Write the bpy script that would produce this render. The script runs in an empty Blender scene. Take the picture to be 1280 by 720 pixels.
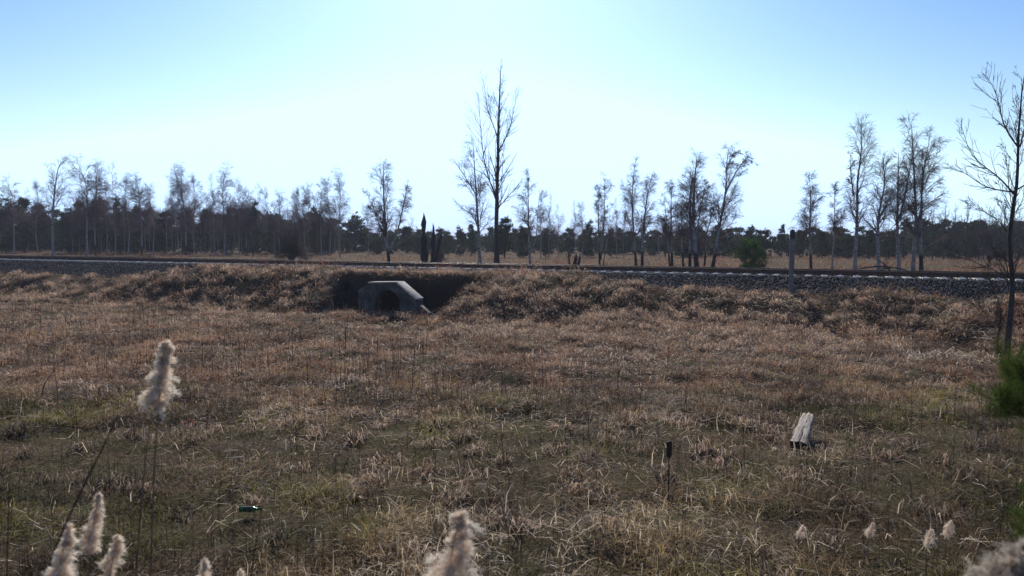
import bpy, math, random
import numpy as np
from mathutils import Matrix, Vector

# ------------------------------------------------------------------ camera, light, exposure
SC = bpy.context.scene
COL = SC.collection
EYE = 3.3
F = 996.0
PITCH = math.atan(60.0 / F)
ROLL = math.radians(0.27)
RM = Matrix.Rotation(math.pi / 2 - PITCH, 3, 'X') @ Matrix.Rotation(ROLL, 3, 'Z')
cd = bpy.data.cameras.new('camera')
cd.sensor_width = 36.0
cd.lens = F / 1280.0 * 36.0
cd.clip_end = 9000.0
cd.clip_start = 0.05
cd.dof.use_dof = True
cd.dof.focus_distance = 30.0
cd.dof.aperture_fstop = 3.2
cam = bpy.data.objects.new('camera', cd)
cam.matrix_world = Matrix.Translation((0, 0, EYE)) @ RM.to_4x4()
COL.objects.link(cam)
SC.camera = cam

SUN_EL, SUN_AZ = 36.0, -3.0            # azimuth from straight ahead (+Y), positive to the right
world = bpy.data.worlds.new("World")
SC.world = world
world.use_nodes = True
wn = world.node_tree
wn.nodes.clear()
sky = wn.nodes.new('ShaderNodeTexSky')
sky.sky_type = 'NISHITA'
sky.sun_disc = False
sky.sun_elevation = math.radians(SUN_EL)
sky.sun_rotation = math.radians(SUN_AZ)
sky.altitude = 100
sky.air_density = 1.0
sky.dust_density = 0.6
sky.ozone_density = 1.6
bg = wn.nodes.new('ShaderNodeBackground')
bg.inputs['Strength'].default_value = 0.105
wo = wn.nodes.new('ShaderNodeOutputWorld')
def wmath(op, a_, b_):
    n = wn.nodes.new('ShaderNodeVectorMath'); n.operation = op
    for k_, q in enumerate((a_, b_)):
        if isinstance(q, tuple): n.inputs[k_].default_value = q
        else: wn.links.new(q, n.inputs[k_])
    return n.outputs[0]
tcw = wn.nodes.new('ShaderNodeTexCoord'); sxw = wn.nodes.new('ShaderNodeSeparateXYZ')
wn.links.new(tcw.outputs['Generated'], sxw.inputs[0])
mrw = wn.nodes.new('ShaderNodeMapRange'); mrw.interpolation_type = 'SMOOTHSTEP'
wn.links.new(sxw.outputs['Z'], mrw.inputs[0])
mrw.inputs[1].default_value = -0.02; mrw.inputs[2].default_value = 0.36; mrw.inputs[3].default_value = 0.9; mrw.inputs[4].default_value = 0.0
bw = wn.nodes.new('ShaderNodeRGBToBW'); wn.links.new(sky.outputs[0], bw.inputs[0])
cmb = wn.nodes.new('ShaderNodeCombineXYZ')
for k_ in range(3): wn.links.new(bw.outputs[0], cmb.inputs[k_])
pale = wmath('MULTIPLY', cmb.outputs[0], (0.93, 1.02, 1.09))
mxw = wn.nodes.new('ShaderNodeMix'); mxw.data_type = 'RGBA'
wn.links.new(mrw.outputs[0], mxw.inputs[0]); wn.links.new(sky.outputs[0], mxw.inputs[6]); wn.links.new(pale, mxw.inputs[7])
t1 = wmath('MULTIPLY', mxw.outputs[2], (0.105 * 1.0, 0.105 * 1.06, 0.105 * 1.06))
gmw = wn.nodes.new('ShaderNodeGamma'); gmw.inputs[1].default_value = 1.65; wn.links.new(t1, gmw.inputs[0])
t2 = wmath('MULTIPLY', gmw.outputs[0], (0.98 / 0.105, 1.04 / 0.105, 1.16 / 0.105))
t3 = wmath('MINIMUM', t2, (0.735 / 0.105, 1.05 / 0.105, 1.5 / 0.105))
wn.links.new(t3, bg.inputs[0])
wn.links.new(bg.outputs[0], wo.inputs[0])

sd = bpy.data.lights.new('sun', 'SUN')
sd.energy = 5.0
sd.angle = math.radians(0.53)
sd.color = (1.0, 0.935, 0.855)
sun = bpy.data.objects.new('sun', sd)
e, a = math.radians(SUN_EL), math.radians(SUN_AZ)
S = Vector((math.sin(a) * math.cos(e), math.cos(a) * math.cos(e), math.sin(e)))
sun.rotation_euler = S.to_track_quat('Z', 'Y').to_euler()
sun.location = (0, 30, 40)
COL.objects.link(sun)
vs = SC.view_settings
vs.view_transform = 'Standard'
vs.look = 'None'
vs.gamma = 1.0
vs.use_curve_mapping = False
vs.exposure = 0.24
SC.cycles.max_bounces = 6
SC.cycles.transparent_max_bounces = 8

# ------------------------------------------------------------------ helpers
rng = np.random.default_rng(7)


def at(px, py, Y):
    """point at depth Y that lies along the photo direction px, py"""
    d = RM @ Vector(((px - 640) / F, -(py - 360) / F, -1.0))
    s = Y / d.y
    return Vector((d.x * s, Y, EYE + d.z * s))


def hsh(ix, iy, seed):
    with np.errstate(over='ignore'):
        h = (ix.astype(np.int64) * 374761393 + iy.astype(np.int64) * 668265263 + seed * 1442695041) & 0xFFFFFFFF
        h = ((h ^ (h >> 13)) * 1274126177) & 0xFFFFFFFF
        h = h ^ (h >> 16)
    return (h & 0xFFFF) / 65535.0


def vnoise(x, y, seed=0):
    ix = np.floor(x); iy = np.floor(y)
    fx = x - ix; fy = y - iy
    fx = fx * fx * (3 - 2 * fx); fy = fy * fy * (3 - 2 * fy)
    a_ = hsh(ix, iy, seed); b_ = hsh(ix + 1, iy, seed)
    c_ = hsh(ix, iy + 1, seed); d_ = hsh(ix + 1, iy + 1, seed)
    return (a_ * (1 - fx) + b_ * fx) * (1 - fy) + (c_ * (1 - fx) + d_ * fx) * fy


def fbm(x, y, sc, oct=3, seed=0):
    v = 0; amp = 1; tot = 0
    x = np.asarray(x, float) / sc; y = np.asarray(y, float) / sc
    for k in range(oct):
        v = v + amp * vnoise(x + 13.7 * k, y - 7.1 * k, seed + k)
        tot += amp; amp *= 0.5; x = x * 2.03; y = y * 2.03
    return v / tot


def sst(lo, hi, x):
    t = np.clip((np.asarray(x, float) - lo) / (hi - lo), 0, 1)
    return t * t * (3 - 2 * t)


# track frame: u along the rails (rightwards), v towards the camera
P0 = np.array([0.294, 37.70])
DU = np.array([0.9222, -0.3868])
DV = np.array([-0.3868, -0.9222])


def uv_of(x, y):
    x = np.asarray(x, float) - P0[0]; y = np.asarray(y, float) - P0[1]
    return x * DU[0] + y * DU[1], x * DV[0] + y * DV[1]


def xy_of(u, v):
    return P0[0] + u * DU[0] + v * DV[0], P0[1] + u * DU[1] + v * DV[1]


def height(x, y, fine=True):
    u, v = uv_of(x, y)
    near = 0.10 * (fbm(x, y, 6.0, 3, 11) - 0.5) * 2
    # bank on the camera's side of the track
    cen = sst(-21, -15, u) * (1 - sst(3.5, 9, u))
    ztop = 1.15 + 0.22 * sst(3, 12, u) + (1.86 - 1.25) * cen + 0.14 * (fbm(x, y, 1.6, 2, 5) - 0.5)
    foot = 7.2 + 1.3 * (fbm(u, u * 0, 5.0, 2, 9) - 0.5)
    b = 1 - sst(0.0, 1.0, (v - 2.9) / (foot - 2.9)) ** 0.8
    mound = 0.24 * np.clip(fbm(x, y, 2.4, 2, 21) - 0.45, 0, 1) * sst(2.6, 4.0, v) * (1 - sst(7.0, 9.5, v)) * 2
    zn = near + (ztop - near) * b + mound
    # low second swell of soil right of the culvert
    zn = zn + 0.5 * np.exp(-((u - 2.2) / 2.6) ** 2 - ((v - 5.6) / 1.3) ** 2) + 0.3 * np.exp(-((u - 6.5) / 2.0) ** 2 - ((v - 6.6) / 1.0) ** 2)
    zn = zn + 0.35 * np.exp(-((u + 17) / 3.5) ** 2 - ((v - 4.2) / 1.2) ** 2)
    # pit dug round the culvert mouth
    edge = 0.35 * (fbm(x, y, 0.9, 2, 33) - 0.5)
    ul = -7.0 + edge + 0.15 * (v - 4); ur = -0.7 + edge - 0.25 * (v - 4)
    pit = sst(-0.25, 0.45, u - ul) * (1 - sst(-0.5, 0.5, u - ur)) * sst(3.45 + edge, 4.05 + edge, v) * (1 - sst(7.2, 9.0, v))
    zn = zn * (1 - pit) + 0.16 * pit
    # shallow drain crossing the field
    yy = np.asarray(y, float)
    zn = zn - 0.24 * np.exp(-((yy - 18.7 - 0.03 * np.asarray(x, float) + 1.6 * (fbm(x, y, 4, 2, 77) - 0.5)) / 0.55) ** 2) * sst(-4, 0, x)
    # bank the camera stands on
    zn = zn + 1.55 * (1 - sst(0.3, 6.3, yy)) * (v > 4)
    # below the ballast and beyond it
    zf = 1.40 + 0.22 * (fbm(x, y, 18, 2, 41) - 0.5) - 0.35 * np.exp(-((v + 6.0) / 1.6) ** 2)
    z = np.where(v > 0, zn, zf)
    z = z + 0.09 * cen * (1 - sst(1.9, 2.6, v)) * (v > 0)
    cut = sst(-3.6, -2.4, v) * (1 - sst(1.25, 1.45, v) * cen) * (1 - sst(2.3, 3.1, v))
    z = z * (1 - cut) + 1.0 * cut
    if fine:
        z = z + (0.10 * (fbm(x, y, 0.6, 2, 51) - 0.5) * 2 + 0.10 * (fbm(x, y, 1.9, 2, 55) - 0.5) * 2) * (1 - cut) * (1 - 0.6 * pit)
    return z


def mat(name, base=(0.5, 0.5, 0.5), rough=0.9, spec=0.2, metallic=0.0, transl=0.0):
    m = bpy.data.materials.new(name)
    m.use_nodes = True
    nt = m.node_tree
    b = nt.nodes['Principled BSDF']
    b.inputs['Base Color'].default_value = (*base, 1)
    b.inputs['Roughness'].default_value = rough
    b.inputs['Specular IOR Level'].default_value = spec
    b.inputs['Metallic'].default_value = metallic
    if transl > 0:
        tr = nt.nodes.new('ShaderNodeBsdfTranslucent')
        tr.inputs['Color'].default_value = (*base, 1)
        mx = nt.nodes.new('ShaderNodeMixShader')
        mx.inputs[0].default_value = transl
        nt.links.new(b.outputs[0], mx.inputs[1]); nt.links.new(tr.outputs[0], mx.inputs[2])
        nt.links.new(mx.outputs[0], nt.nodes['Material Output'].inputs[0])
    return m


def n_noise(nt, scale, detail=4, rough=0.6, coord='Object', stretch=None):
    tc = nt.nodes.new('ShaderNodeTexCoord')
    n = nt.nodes.new('ShaderNodeTexNoise')
    n.inputs['Scale'].default_value = scale; n.inputs['Detail'].default_value = detail
    n.inputs['Roughness'].default_value = rough
    src = tc.outputs[coord]
    if stretch:
        mp = nt.nodes.new('ShaderNodeMapping'); mp.inputs['Scale'].default_value = stretch
        nt.links.new(src, mp.inputs[0]); src = mp.outputs[0]
    nt.links.new(src, n.inputs['Vector'])
    return n


def n_ramp(nt, src, stops):
    r = nt.nodes.new('ShaderNodeValToRGB')
    els = r.color_ramp.elements
    while len(els) < len(stops): els.new(0.5)
    for el, (p, c) in zip(els, stops):
        el.position = p; el.color = (*c, 1)
    nt.links.new(src, r.inputs[0])
    return r


def n_mixc(nt, fac, c1, c2):
    m = nt.nodes.new('ShaderNodeMix'); m.data_type = 'RGBA'
    for s, v_ in ((m.inputs[0], fac), (m.inputs[6], c1), (m.inputs[7], c2)):
        if isinstance(v_, (int, float)): s.default_value = v_
        elif isinstance(v_, tuple): s.default_value = (*v_, 1)
        else: nt.links.new(v_, s)
    return m.outputs[2]


def n_bump(nt, src, strength=0.4, dist=0.02):
    b = nt.nodes.new('ShaderNodeBump')
    b.inputs['Strength'].default_value = strength; b.inputs['Distance'].default_value = dist
    nt.links.new(src, b.inputs['Height'])
    nt.links.new(b.outputs[0], nt.nodes['Principled BSDF'].inputs['Normal'])


def setc(m, sock, transl_too=True):
    nt = m.node_tree
    nt.links.new(sock, nt.nodes['Principled BSDF'].inputs['Base Color'])
    for n in nt.nodes:
        if n.type == 'BSDF_TRANSLUCENT' and transl_too: nt.links.new(sock, n.inputs['Color'])
    return m


def noisy(name, stops, scale=6, rough=0.9, spec=0.2, bump=0.0, stretch=None, transl=0.0, metallic=0.0, detail=5):
    m = mat(name, rough=rough, spec=spec, transl=transl, metallic=metallic)
    n = n_noise(m.node_tree, scale, detail, 0.65, stretch=stretch)
    r = n_ramp(m.node_tree, n.outputs['Fac'], stops)
    setc(m, r.outputs[0])
    if bump: n_bump(m.node_tree, n.outputs['Fac'], bump)
    return m


def attr_mat(name, attr='tint', rough=0.85, spec=0.15, transl=0.0):
    m = mat(name, rough=rough, spec=spec, transl=transl)
    an = m.node_tree.nodes.new('ShaderNodeAttribute'); an.attribute_name = attr
    setc(m, an.outputs['Color'])
    return m


def mesh_obj(name, V, faces_flat, loop_tot, material, parent=None, tint=None, smooth=False):
    """V (n,3); faces_flat concatenated indices; loop_tot sizes"""
    me = bpy.data.meshes.new(name)
    V = np.ascontiguousarray(V, dtype=np.float32)
    faces_flat = np.ascontiguousarray(faces_flat, dtype=np.int32)
    loop_tot = np.ascontiguousarray(loop_tot, dtype=np.int32)
    me.vertices.add(len(V)); me.vertices.foreach_set('co', V.ravel())
    me.loops.add(len(faces_flat)); me.loops.foreach_set('vertex_index', faces_flat)
    me.polygons.add(len(loop_tot))
    st = np.zeros(len(loop_tot), dtype=np.int32); st[1:] = np.cumsum(loop_tot)[:-1]
    me.polygons.foreach_set('loop_start', st)
    try: me.polygons.foreach_set('loop_total', loop_tot)
    except Exception: pass
    if smooth: me.polygons.foreach_set('use_smooth', np.ones(len(loop_tot), dtype=bool))
    me.update(calc_edges=True)
    if tint is not None:
        at_ = me.attributes.new('tint', 'FLOAT_COLOR', 'POINT')
        c = np.ones((len(V), 4), dtype=np.float32); c[:, :3] = tint
        at_.data.foreach_set('color', c.ravel())
    me.materials.append(material)
    o = bpy.data.objects.new(name, me)
    COL.objects.link(o)
    if parent is not None: o.parent = parent
    return o


class MB:
    """collects geometry, links as one mesh"""
    def __init__(s): s.V = []; s.Fc = []; s.n = 0
    def add(s, V, Fc):
        V = np.asarray(V, float).reshape(-1, 3)
        s.V.append(V); s.Fc += [[i + s.n for i in f] for f in Fc]; s.n += len(V)
        return s
    def box(s, c, size, R=None):
        x, y, z = [k / 2 for k in size]
        P = np.array([(i * x, j * y, k * z) for k in (-1, 1) for j in (-1, 1) for i in (-1, 1)])
        if R is not None: P = P @ np.array(R).T
        return s.add(P + np.array(c), [(0, 2, 3, 1), (4, 5, 7, 6), (0, 1, 5, 4), (2, 6, 7, 3), (0, 4, 6, 2), (1, 3, 7, 5)])
    def tube(s, pts, rad, n=8, cap=True):
        pts = np.asarray(pts, float); rad = np.broadcast_to(np.asarray(rad, float), (len(pts),))
        T, Rr = tubes(pts[None], rad[None], n)
        K = len(pts)
        Fc = [tuple(q) for q in Rr]
        if cap: Fc += [tuple(range(n - 1, -1, -1)), tuple((K - 1) * n + i for i in range(n))]
        return s.add(T, Fc)
    def prism(s, poly, h0, h1, axis='y'):
        """poly in the xz plane extruded along y"""
        n = len(poly)
        V = [(x, h0, z) for x, z in poly] + [(x, h1, z) for x, z in poly]
        Fc = [tuple(range(n)), tuple(range(2 * n - 1, n - 1, -1))] + [(i, i + n, (i + 1) % n + n, (i + 1) % n) for i in range(n)]
        return s.add(V, Fc)
    def build(s, name, m, parent=None, smooth=False, bevel=0.0):
        V = np.concatenate(s.V)
        o = mesh_obj(name, V, [i for f in s.Fc for i in f], [len(f) for f in s.Fc], m, parent, smooth=smooth)
        if bevel:
            b = o.modifiers.new('bevel', 'BEVEL'); b.width = bevel; b.segments = 2; b.limit_method = 'ANGLE'
        return o


def norm(a): return a / np.maximum(np.linalg.norm(a, axis=-1, keepdims=True), 1e-9)


def tubes(P, R, n):
    """P (m,K,3), R (m,K) -> verts, quad faces"""
    m, K, _ = P.shape
    T = np.empty_like(P)
    T[:, 1:-1] = P[:, 2:] - P[:, :-2] if K > 2 else T[:, 1:-1]
    T[:, 0] = P[:, 1] - P[:, 0]; T[:, -1] = P[:, -1] - P[:, -2]
    T = norm(T)
    ref = np.where(np.abs(T[:, :1, 2:3]) > 0.9, np.array([1.0, 0, 0]), np.array([0, 0, 1.0]))
    ref = np.broadcast_to(ref, T.shape)
    A = norm(np.cross(T, ref)); B = np.cross(T, A)
    an = np.arange(n) * 2 * np.pi / n
    ring = A[:, :, None] * np.cos(an)[None, None, :, None] + B[:, :, None] * np.sin(an)[None, None, :, None]
    V = P[:, :, None] + ring * R[:, :, None, None]
    idx = np.arange(m * K * n).reshape(m, K, n)
    nx = np.roll(idx, -1, axis=2)
    Q = np.stack([idx[:, :-1], nx[:, :-1], nx[:, 1:], idx[:, 1:]], axis=-1).reshape(-1, 4)
    return V.reshape(-1, 3), Q


def link_tree_mesh(name, groups, material, parent):
    Vs, Fs, n = [], [], 0
    for P, R, s in groups:
        v, q = tubes(P, R, s)
        Vs.append(v); Fs.append(q + n); n += len(v)
    V = np.concatenate(Vs); Q = np.concatenate(Fs)
    return mesh_obj(name, V, Q.ravel(), np.full(len(Q), 4), material, parent, smooth=True)


def tag(o, label=None, cat=None, group=None, kind=None):
    if label: o['label'] = label
    if cat: o['category'] = cat
    if group: o['group'] = group
    if kind: o['kind'] = kind
    return o


def empty(name, loc, rz=0.0, sc=1.0):
    o = bpy.data.objects.new(name, None)
    o.empty_display_size = 0.3
    COL.objects.link(o)
    o.location = loc; o.rotation_euler = (0, 0, rz); o.scale = (sc,) * 3 if not isinstance(sc, tuple) else sc
    return o


def copy_tree(o, parent=None):
    c = o.copy(); COL.objects.link(c); c.parent = parent
    for ch in [k for k in o.children]: copy_tree(ch, c)
    return c


# ------------------------------------------------------------------ materials
M = {}
m = mat('soil_and_thatch', rough=1.0, spec=0.05)
nt = m.node_tree
n1 = n_noise(nt, 1.3, 6, 0.7); n2 = n_noise(nt, 22, 6, 0.75); n3 = n_noise(nt, 0.22, 3, 0.5)
r1 = n_ramp(nt, n2.outputs['Fac'], [(0.32, (0.02, 0.015, 0.011)), (0.5, (0.065, 0.047, 0.032)), (0.68, (0.20, 0.15, 0.10))])
r2 = n_ramp(nt, n2.outputs['Fac'], [(0.32, (0.016, 0.017, 0.008)), (0.5, (0.055, 0.05, 0.02)), (0.68, (0.14, 0.12, 0.06))])
f1 = n_ramp(nt, n1.outputs['Fac'], [(0.42, (0, 0, 0)), (0.6, (1, 1, 1))])
pit_shade = nt.nodes.new('ShaderNodeAttribute'); pit_shade.attribute_name = 'tint'  # mask for the pit's shade, painted into the soil colour
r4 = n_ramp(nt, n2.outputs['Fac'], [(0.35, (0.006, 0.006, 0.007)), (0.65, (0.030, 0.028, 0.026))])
setc(m, n_mixc(nt, pit_shade.outputs['Fac'], n_mixc(nt, f1.outputs[0], r1.outputs[0], r2.outputs[0]), r4.outputs[0]))
n_bump(nt, n2.outputs['Fac'], 0.9, 0.05)
M['ground'] = m
M['grass'] = attr_mat('dry_grass_blade', transl=0.42, rough=0.7, spec=0.25)
M['stone'] = attr_mat('ballast_stone', rough=0.8, spec=0.25)
M['ballast'] = noisy('ballast_bed', [(0.35, (0.010, 0.011, 0.015)), (0.65, (0.045, 0.05, 0.065))], 30, bump=1.0)
M['rail'] = noisy('rusty_rail_steel', [(0.3, (0.045, 0.025, 0.018)), (0.7, (0.12, 0.065, 0.04))], 14, 0.7, 0.4, 0.2)
M['railhead'] = noisy('worn_rail_head', [(0.3, (0.25, 0.22, 0.20)), (0.7, (0.40, 0.37, 0.35))], 9, 0.38, 0.5, metallic=0.8)
M['concrete'] = noisy('stained_concrete', [(0.34, (0.024, 0.028, 0.022)), (0.5, (0.070, 0.072, 0.068)), (0.66, (0.15, 0.145, 0.135))], 2.6, 0.9, 0.2, 0.5)
M['cap'] = noisy('pale_concrete', [(0.3, (0.28, 0.27, 0.25)), (0.7, (0.50, 0.48, 0.44))], 6, 0.9, 0.2, 0.5)  # paler concrete than the headwall, for the cap slabs
M['sleeper'] = noisy('sleeper_concrete', [(0.3, (0.42, 0.40, 0.37)), (0.7, (0.68, 0.66, 0.62))], 9, 0.9, 0.2, 0.3)
M['dark'] = noisy('near_black_pipe', [(0.3, (0.01, 0.01, 0.01)), (0.7, (0.03, 0.03, 0.03))], 5)  # near-black colour for the culvert pipe
M['wood'] = noisy('weathered_grey_wood', [(0.28, (0.05, 0.04, 0.035)), (0.40, (0.27, 0.235, 0.205)), (0.7, (0.56, 0.50, 0.45))], 5, 0.9, 0.1, 1.0, stretch=(7, 0.7, 7), detail=8)
M['woodend'] = noisy('log_end_dark', [(0.3, (0.02, 0.016, 0.012)), (0.7, (0.08, 0.06, 0.045))], 14, bump=0.6)
M['iron'] = noisy('rusted_iron', [(0.3, (0.018, 0.012, 0.010)), (0.7, (0.06, 0.03, 0.022))], 30, 0.8, 0.3, 0.3)
M['post'] = noisy('post_concrete', [(0.3, (0.11, 0.105, 0.105)), (0.7, (0.24, 0.235, 0.23))], 8, bump=0.3)
M['posttop'] = mat('post_top_dark', (0.05, 0.05, 0.055), 0.8)
M['glass'] = mat('green_bottle_glass', (0.0, 0.17, 0.05), 0.15, 0.6, transl=0.35)
M['red'] = mat('orange_plastic_scrap', (0.55, 0.12, 0.04), 0.6, transl=0.3)
M['char'] = noisy('charred_wood', [(0.3, (0.008, 0.008, 0.009)), (0.7, (0.035, 0.032, 0.032))], 9, 0.8, 0.3, 0.8, stretch=(4, 4, 0.8))
M['reedstem'] = noisy('reed_stem', [(0.3, (0.08, 0.05, 0.035)), (0.7, (0.20, 0.14, 0.09))], 12)
M['darkstem'] = noisy('dark_dry_stem', [(0.3, (0.025, 0.018, 0.015)), (0.7, (0.08, 0.05, 0.04))], 12)
M['plume'] = attr_mat('reed_plume_fluff', transl=0.5, rough=0.9, spec=0.05)
M['needle'] = attr_mat('pine_needles', transl=0.22, rough=0.95, spec=0.04)
M['pinebark'] = noisy('pine_bark', [(0.3, (0.05, 0.033, 0.024)), (0.7, (0.15, 0.095, 0.06))], 8, bump=0.6)
M['darkbark'] = noisy('dark_bark', [(0.3, (0.03, 0.026, 0.024)), (0.7, (0.095, 0.08, 0.07))], 7, bump=0.6, stretch=(3, 3, 0.8))
M['twig'] = noisy('dark_twigs', [(0.3, (0.035, 0.026, 0.024)), (0.7, (0.085, 0.06, 0.052))], 4)
M['birchtwig'] = noisy('birch_twigs', [(0.3, (0.09, 0.065, 0.066)), (0.7, (0.19, 0.145, 0.145))], 3)

# birch bark: white, black lenticels and fissures, scorched foot
def birch_bark(name, scorch):
    m = mat(name, rough=0.75, spec=0.25)
    nt = m.node_tree
    a_ = n_noise(nt, 3.0, 5, 0.7, stretch=(1, 1, 3.5)); b_ = n_noise(nt, 1.6, 4, 0.6)
    r = n_ramp(nt, a_.outputs['Fac'], [(0.38, (0.03, 0.027, 0.026)), (0.46, (0.26, 0.24, 0.235)), (0.7, (0.50, 0.47, 0.46))])
    tc = nt.nodes.new('ShaderNodeTexCoord'); sx = nt.nodes.new('ShaderNodeSeparateXYZ')
    nt.links.new(tc.outputs['Object'], sx.inputs[0])
    ad = nt.nodes.new('ShaderNodeMath'); ad.operation = 'MULTIPLY_ADD'
    nt.links.new(b_.outputs['Fac'], ad.inputs[0]); ad.inputs[1].default_value = 2.2
    nt.links.new(sx.outputs['Z'], ad.inputs[2])
    mr = nt.nodes.new('ShaderNodeMapRange')
    nt.links.new(ad.outputs[0], mr.inputs[0])
    mr.inputs[1].default_value = scorch + 0.9; mr.inputs[2].default_value = scorch + 1.5
    setc(m, n_mixc(nt, mr.outputs[0], (0.018, 0.016, 0.017), r.outputs[0]))
    return m
M['birch'] = birch_bark('birch_bark', -0.6)
M['birchburnt'] = birch_bark('birch_bark_scorched_foot', 1.0)

# ------------------------------------------------------------------ ground, one sheet to the horizon
def axis(f0, f1, step, far0, far1):
    core = np.arange(f0, f1 + 1e-6, step)
    def tail(d):
        out = []; s = step; t = 0
        while t < d:
            s *= 1.22; t += s; out.append(t)
        return np.array(out)
    return np.concatenate([f0 - tail(f0 - far0)[::-1], core, f1 + tail(far1 - f1)])
xs = axis(-44, 26, 0.19, -4000, 4000); ys = axis(-2, 52, 0.17, -600, 5000)
X, Y = np.meshgrid(xs, ys)
Z = height(X, Y)
far_fade = sst(150, 600, np.hypot(X, Y)); Z = Z * (1 - far_fade) + 0.9 * far_fade
nx_, ny_ = len(xs), len(ys)
I = np.arange(nx_ * ny_).reshape(ny_, nx_)
Q = np.stack([I[:-1, :-1], I[:-1, 1:], I[1:, 1:], I[1:, :-1]], -1).reshape(-1, 4)
gu, gv = uv_of(X, Y)
pit_shade_mask = (sst(-7.6, -6.9, gu) * (1 - sst(-0.9, -0.2, gu)) * sst(3.4, 3.8, gv) * (1 - sst(6.6, 7.2, gv))).reshape(-1, 1)  # pit area where the soil is painted near-black as shade
g = mesh_obj('ground', np.stack([X, Y, Z], -1).reshape(-1, 3), Q.ravel(), np.full(len(Q), 4), M['ground'], smooth=True, tint=np.repeat(pit_shade_mask, 3, 1))
tag(g, kind='structure')

hz = MB().box((0, 2200, 12.2), (8900, 6200, 29.6)).build('haze', bpy.data.materials.new('air_haze'))
tag(hz, kind='stuff')
hm = hz.data.materials[0]; hm.use_nodes = True; hm.node_tree.nodes.clear()
pv = hm.node_tree.nodes.new('ShaderNodeVolumePrincipled')
pv.inputs['Color'].default_value = (0.72, 0.76, 1.0, 1); pv.inputs['Density'].default_value = 0.00042
pv.inputs['Anisotropy'].default_value = 0.2
ho = hm.node_tree.nodes.new('ShaderNodeOutputMaterial'); hm.node_tree.links.new(pv.outputs[0], ho.inputs['Volume'])

# ------------------------------------------------------------------ ballast bed and its stones
def bal_z(u, v):
    av = np.abs(v)
    z = np.where(av < 1.5, 1.875, 1.865 - (av - 1.5) * 0.48)
    return z + 0.05 * (fbm(u, v, 0.8, 2, 71) - 0.5)
us = np.concatenate([np.arange(-260, -60, 4.0), np.arange(-60, 40, 0.3), np.arange(40, 200, 4.0)])
vsx = np.arange(-3.7, 3.71, 0.2)
U, Vv = np.meshgrid(us, vsx)
bx, by = xy_of(U, Vv)
I = np.arange(U.size).reshape(U.shape)
Q = np.stack([I[:-1, :-1], I[:-1, 1:], I[1:, 1:], I[1:, :-1]], -1).reshape(-1, 4)[:, ::-1]
tag(mesh_obj('ballast_bed', np.stack([bx, by, bal_z(U, Vv)], -1).reshape(-1, 3), Q.ravel(), np.full(len(Q), 4), M['ballast'], smooth=True), kind='structure')

def stones(n, umin, umax, vmin, vmax, s0, s1):
    u = rng.uniform(umin, umax, n); v = rng.uniform(vmin, vmax, n)
    x, y = xy_of(u, v)
    z = bal_z(u, v)
    ok = z + 0.05 > height(x, y, False)
    # keep clear of rails
    ok &= ~((np.abs(np.abs(v) - 0.76) < 0.09))
    slot = np.abs(((u / 0.6) % 1.0) - 0.5) * 0.6        # sleeper centres at slot == 0
    ok &= ~((slot < 0.13) & (np.abs(v) < 1.3))
    u, v, x, y, z = [q[ok] for q in (u, v, x, y, z)]
    n = len(u)
    base = np.array([(1, 0, 0), (0, 1, 0), (-1, 0, 0), (0, -1, 0), (0, 0, 1), (0, 0, -1)], float)
    s = rng.uniform(s0, s1, (n, 1, 1))
    P = base[None] * rng.uniform(0.6, 1.25, (n, 6, 1)) + rng.normal(0, 0.16, (n, 6, 3))
    q4 = norm(rng.normal(0, 1, (n, 4)))
    w, a1, b1, c1 = q4.T
    R = np.stack([1 - 2 * (b1 * b1 + c1 * c1), 2 * (a1 * b1 - w * c1), 2 * (a1 * c1 + w * b1),
                  2 * (a1 * b1 + w * c1), 1 - 2 * (a1 * a1 + c1 * c1), 2 * (b1 * c1 - w * a1),
                  2 * (a1 * c1 - w * b1), 2 * (b1 * c1 + w * a1), 1 - 2 * (a1 * a1 + b1 * b1)], -1).reshape(n, 3, 3)
    P = np.einsum('nij,nkj->nki', R, P) * s
    P += np.stack([x, y, z + 0.01], -1)[:, None]
    Fb = np.array([(0, 1, 4), (1, 2, 4), (2, 3, 4), (3, 0, 4), (1, 0, 5), (2, 1, 5), (3, 2, 5), (0, 3, 5)])
    Fi = (Fb[None] + (np.arange(n) * 6)[:, None, None]).reshape(-1)
    c = 0.010 + 0.13 * rng.random((n, 1)) ** 4
    tint = c * np.array([[0.82, 0.96, 1.22]]) * rng.uniform(0.9, 1.1, (n, 3))
    return P.reshape(-1, 3), Fi, np.repeat(tint, 6, 0)
PV, FI, TI = stones(95000, -52, 26, 0.9, 3.6, 0.022, 0.048)
PV2, FI2, TI2 = stones(14000, -52, 26, -2.4, 0.9, 0.03, 0.06)
tag(mesh_obj('ballast_stones', np.concatenate([PV, PV2]), np.concatenate([FI, FI2 + len(PV)]), np.full((len(FI) + len(FI2)) // 3, 3), M['stone'],
             tint=np.concatenate([TI, TI2])), 'blue grey crushed stones heaped along the track', 'ballast', kind='stuff')

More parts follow.
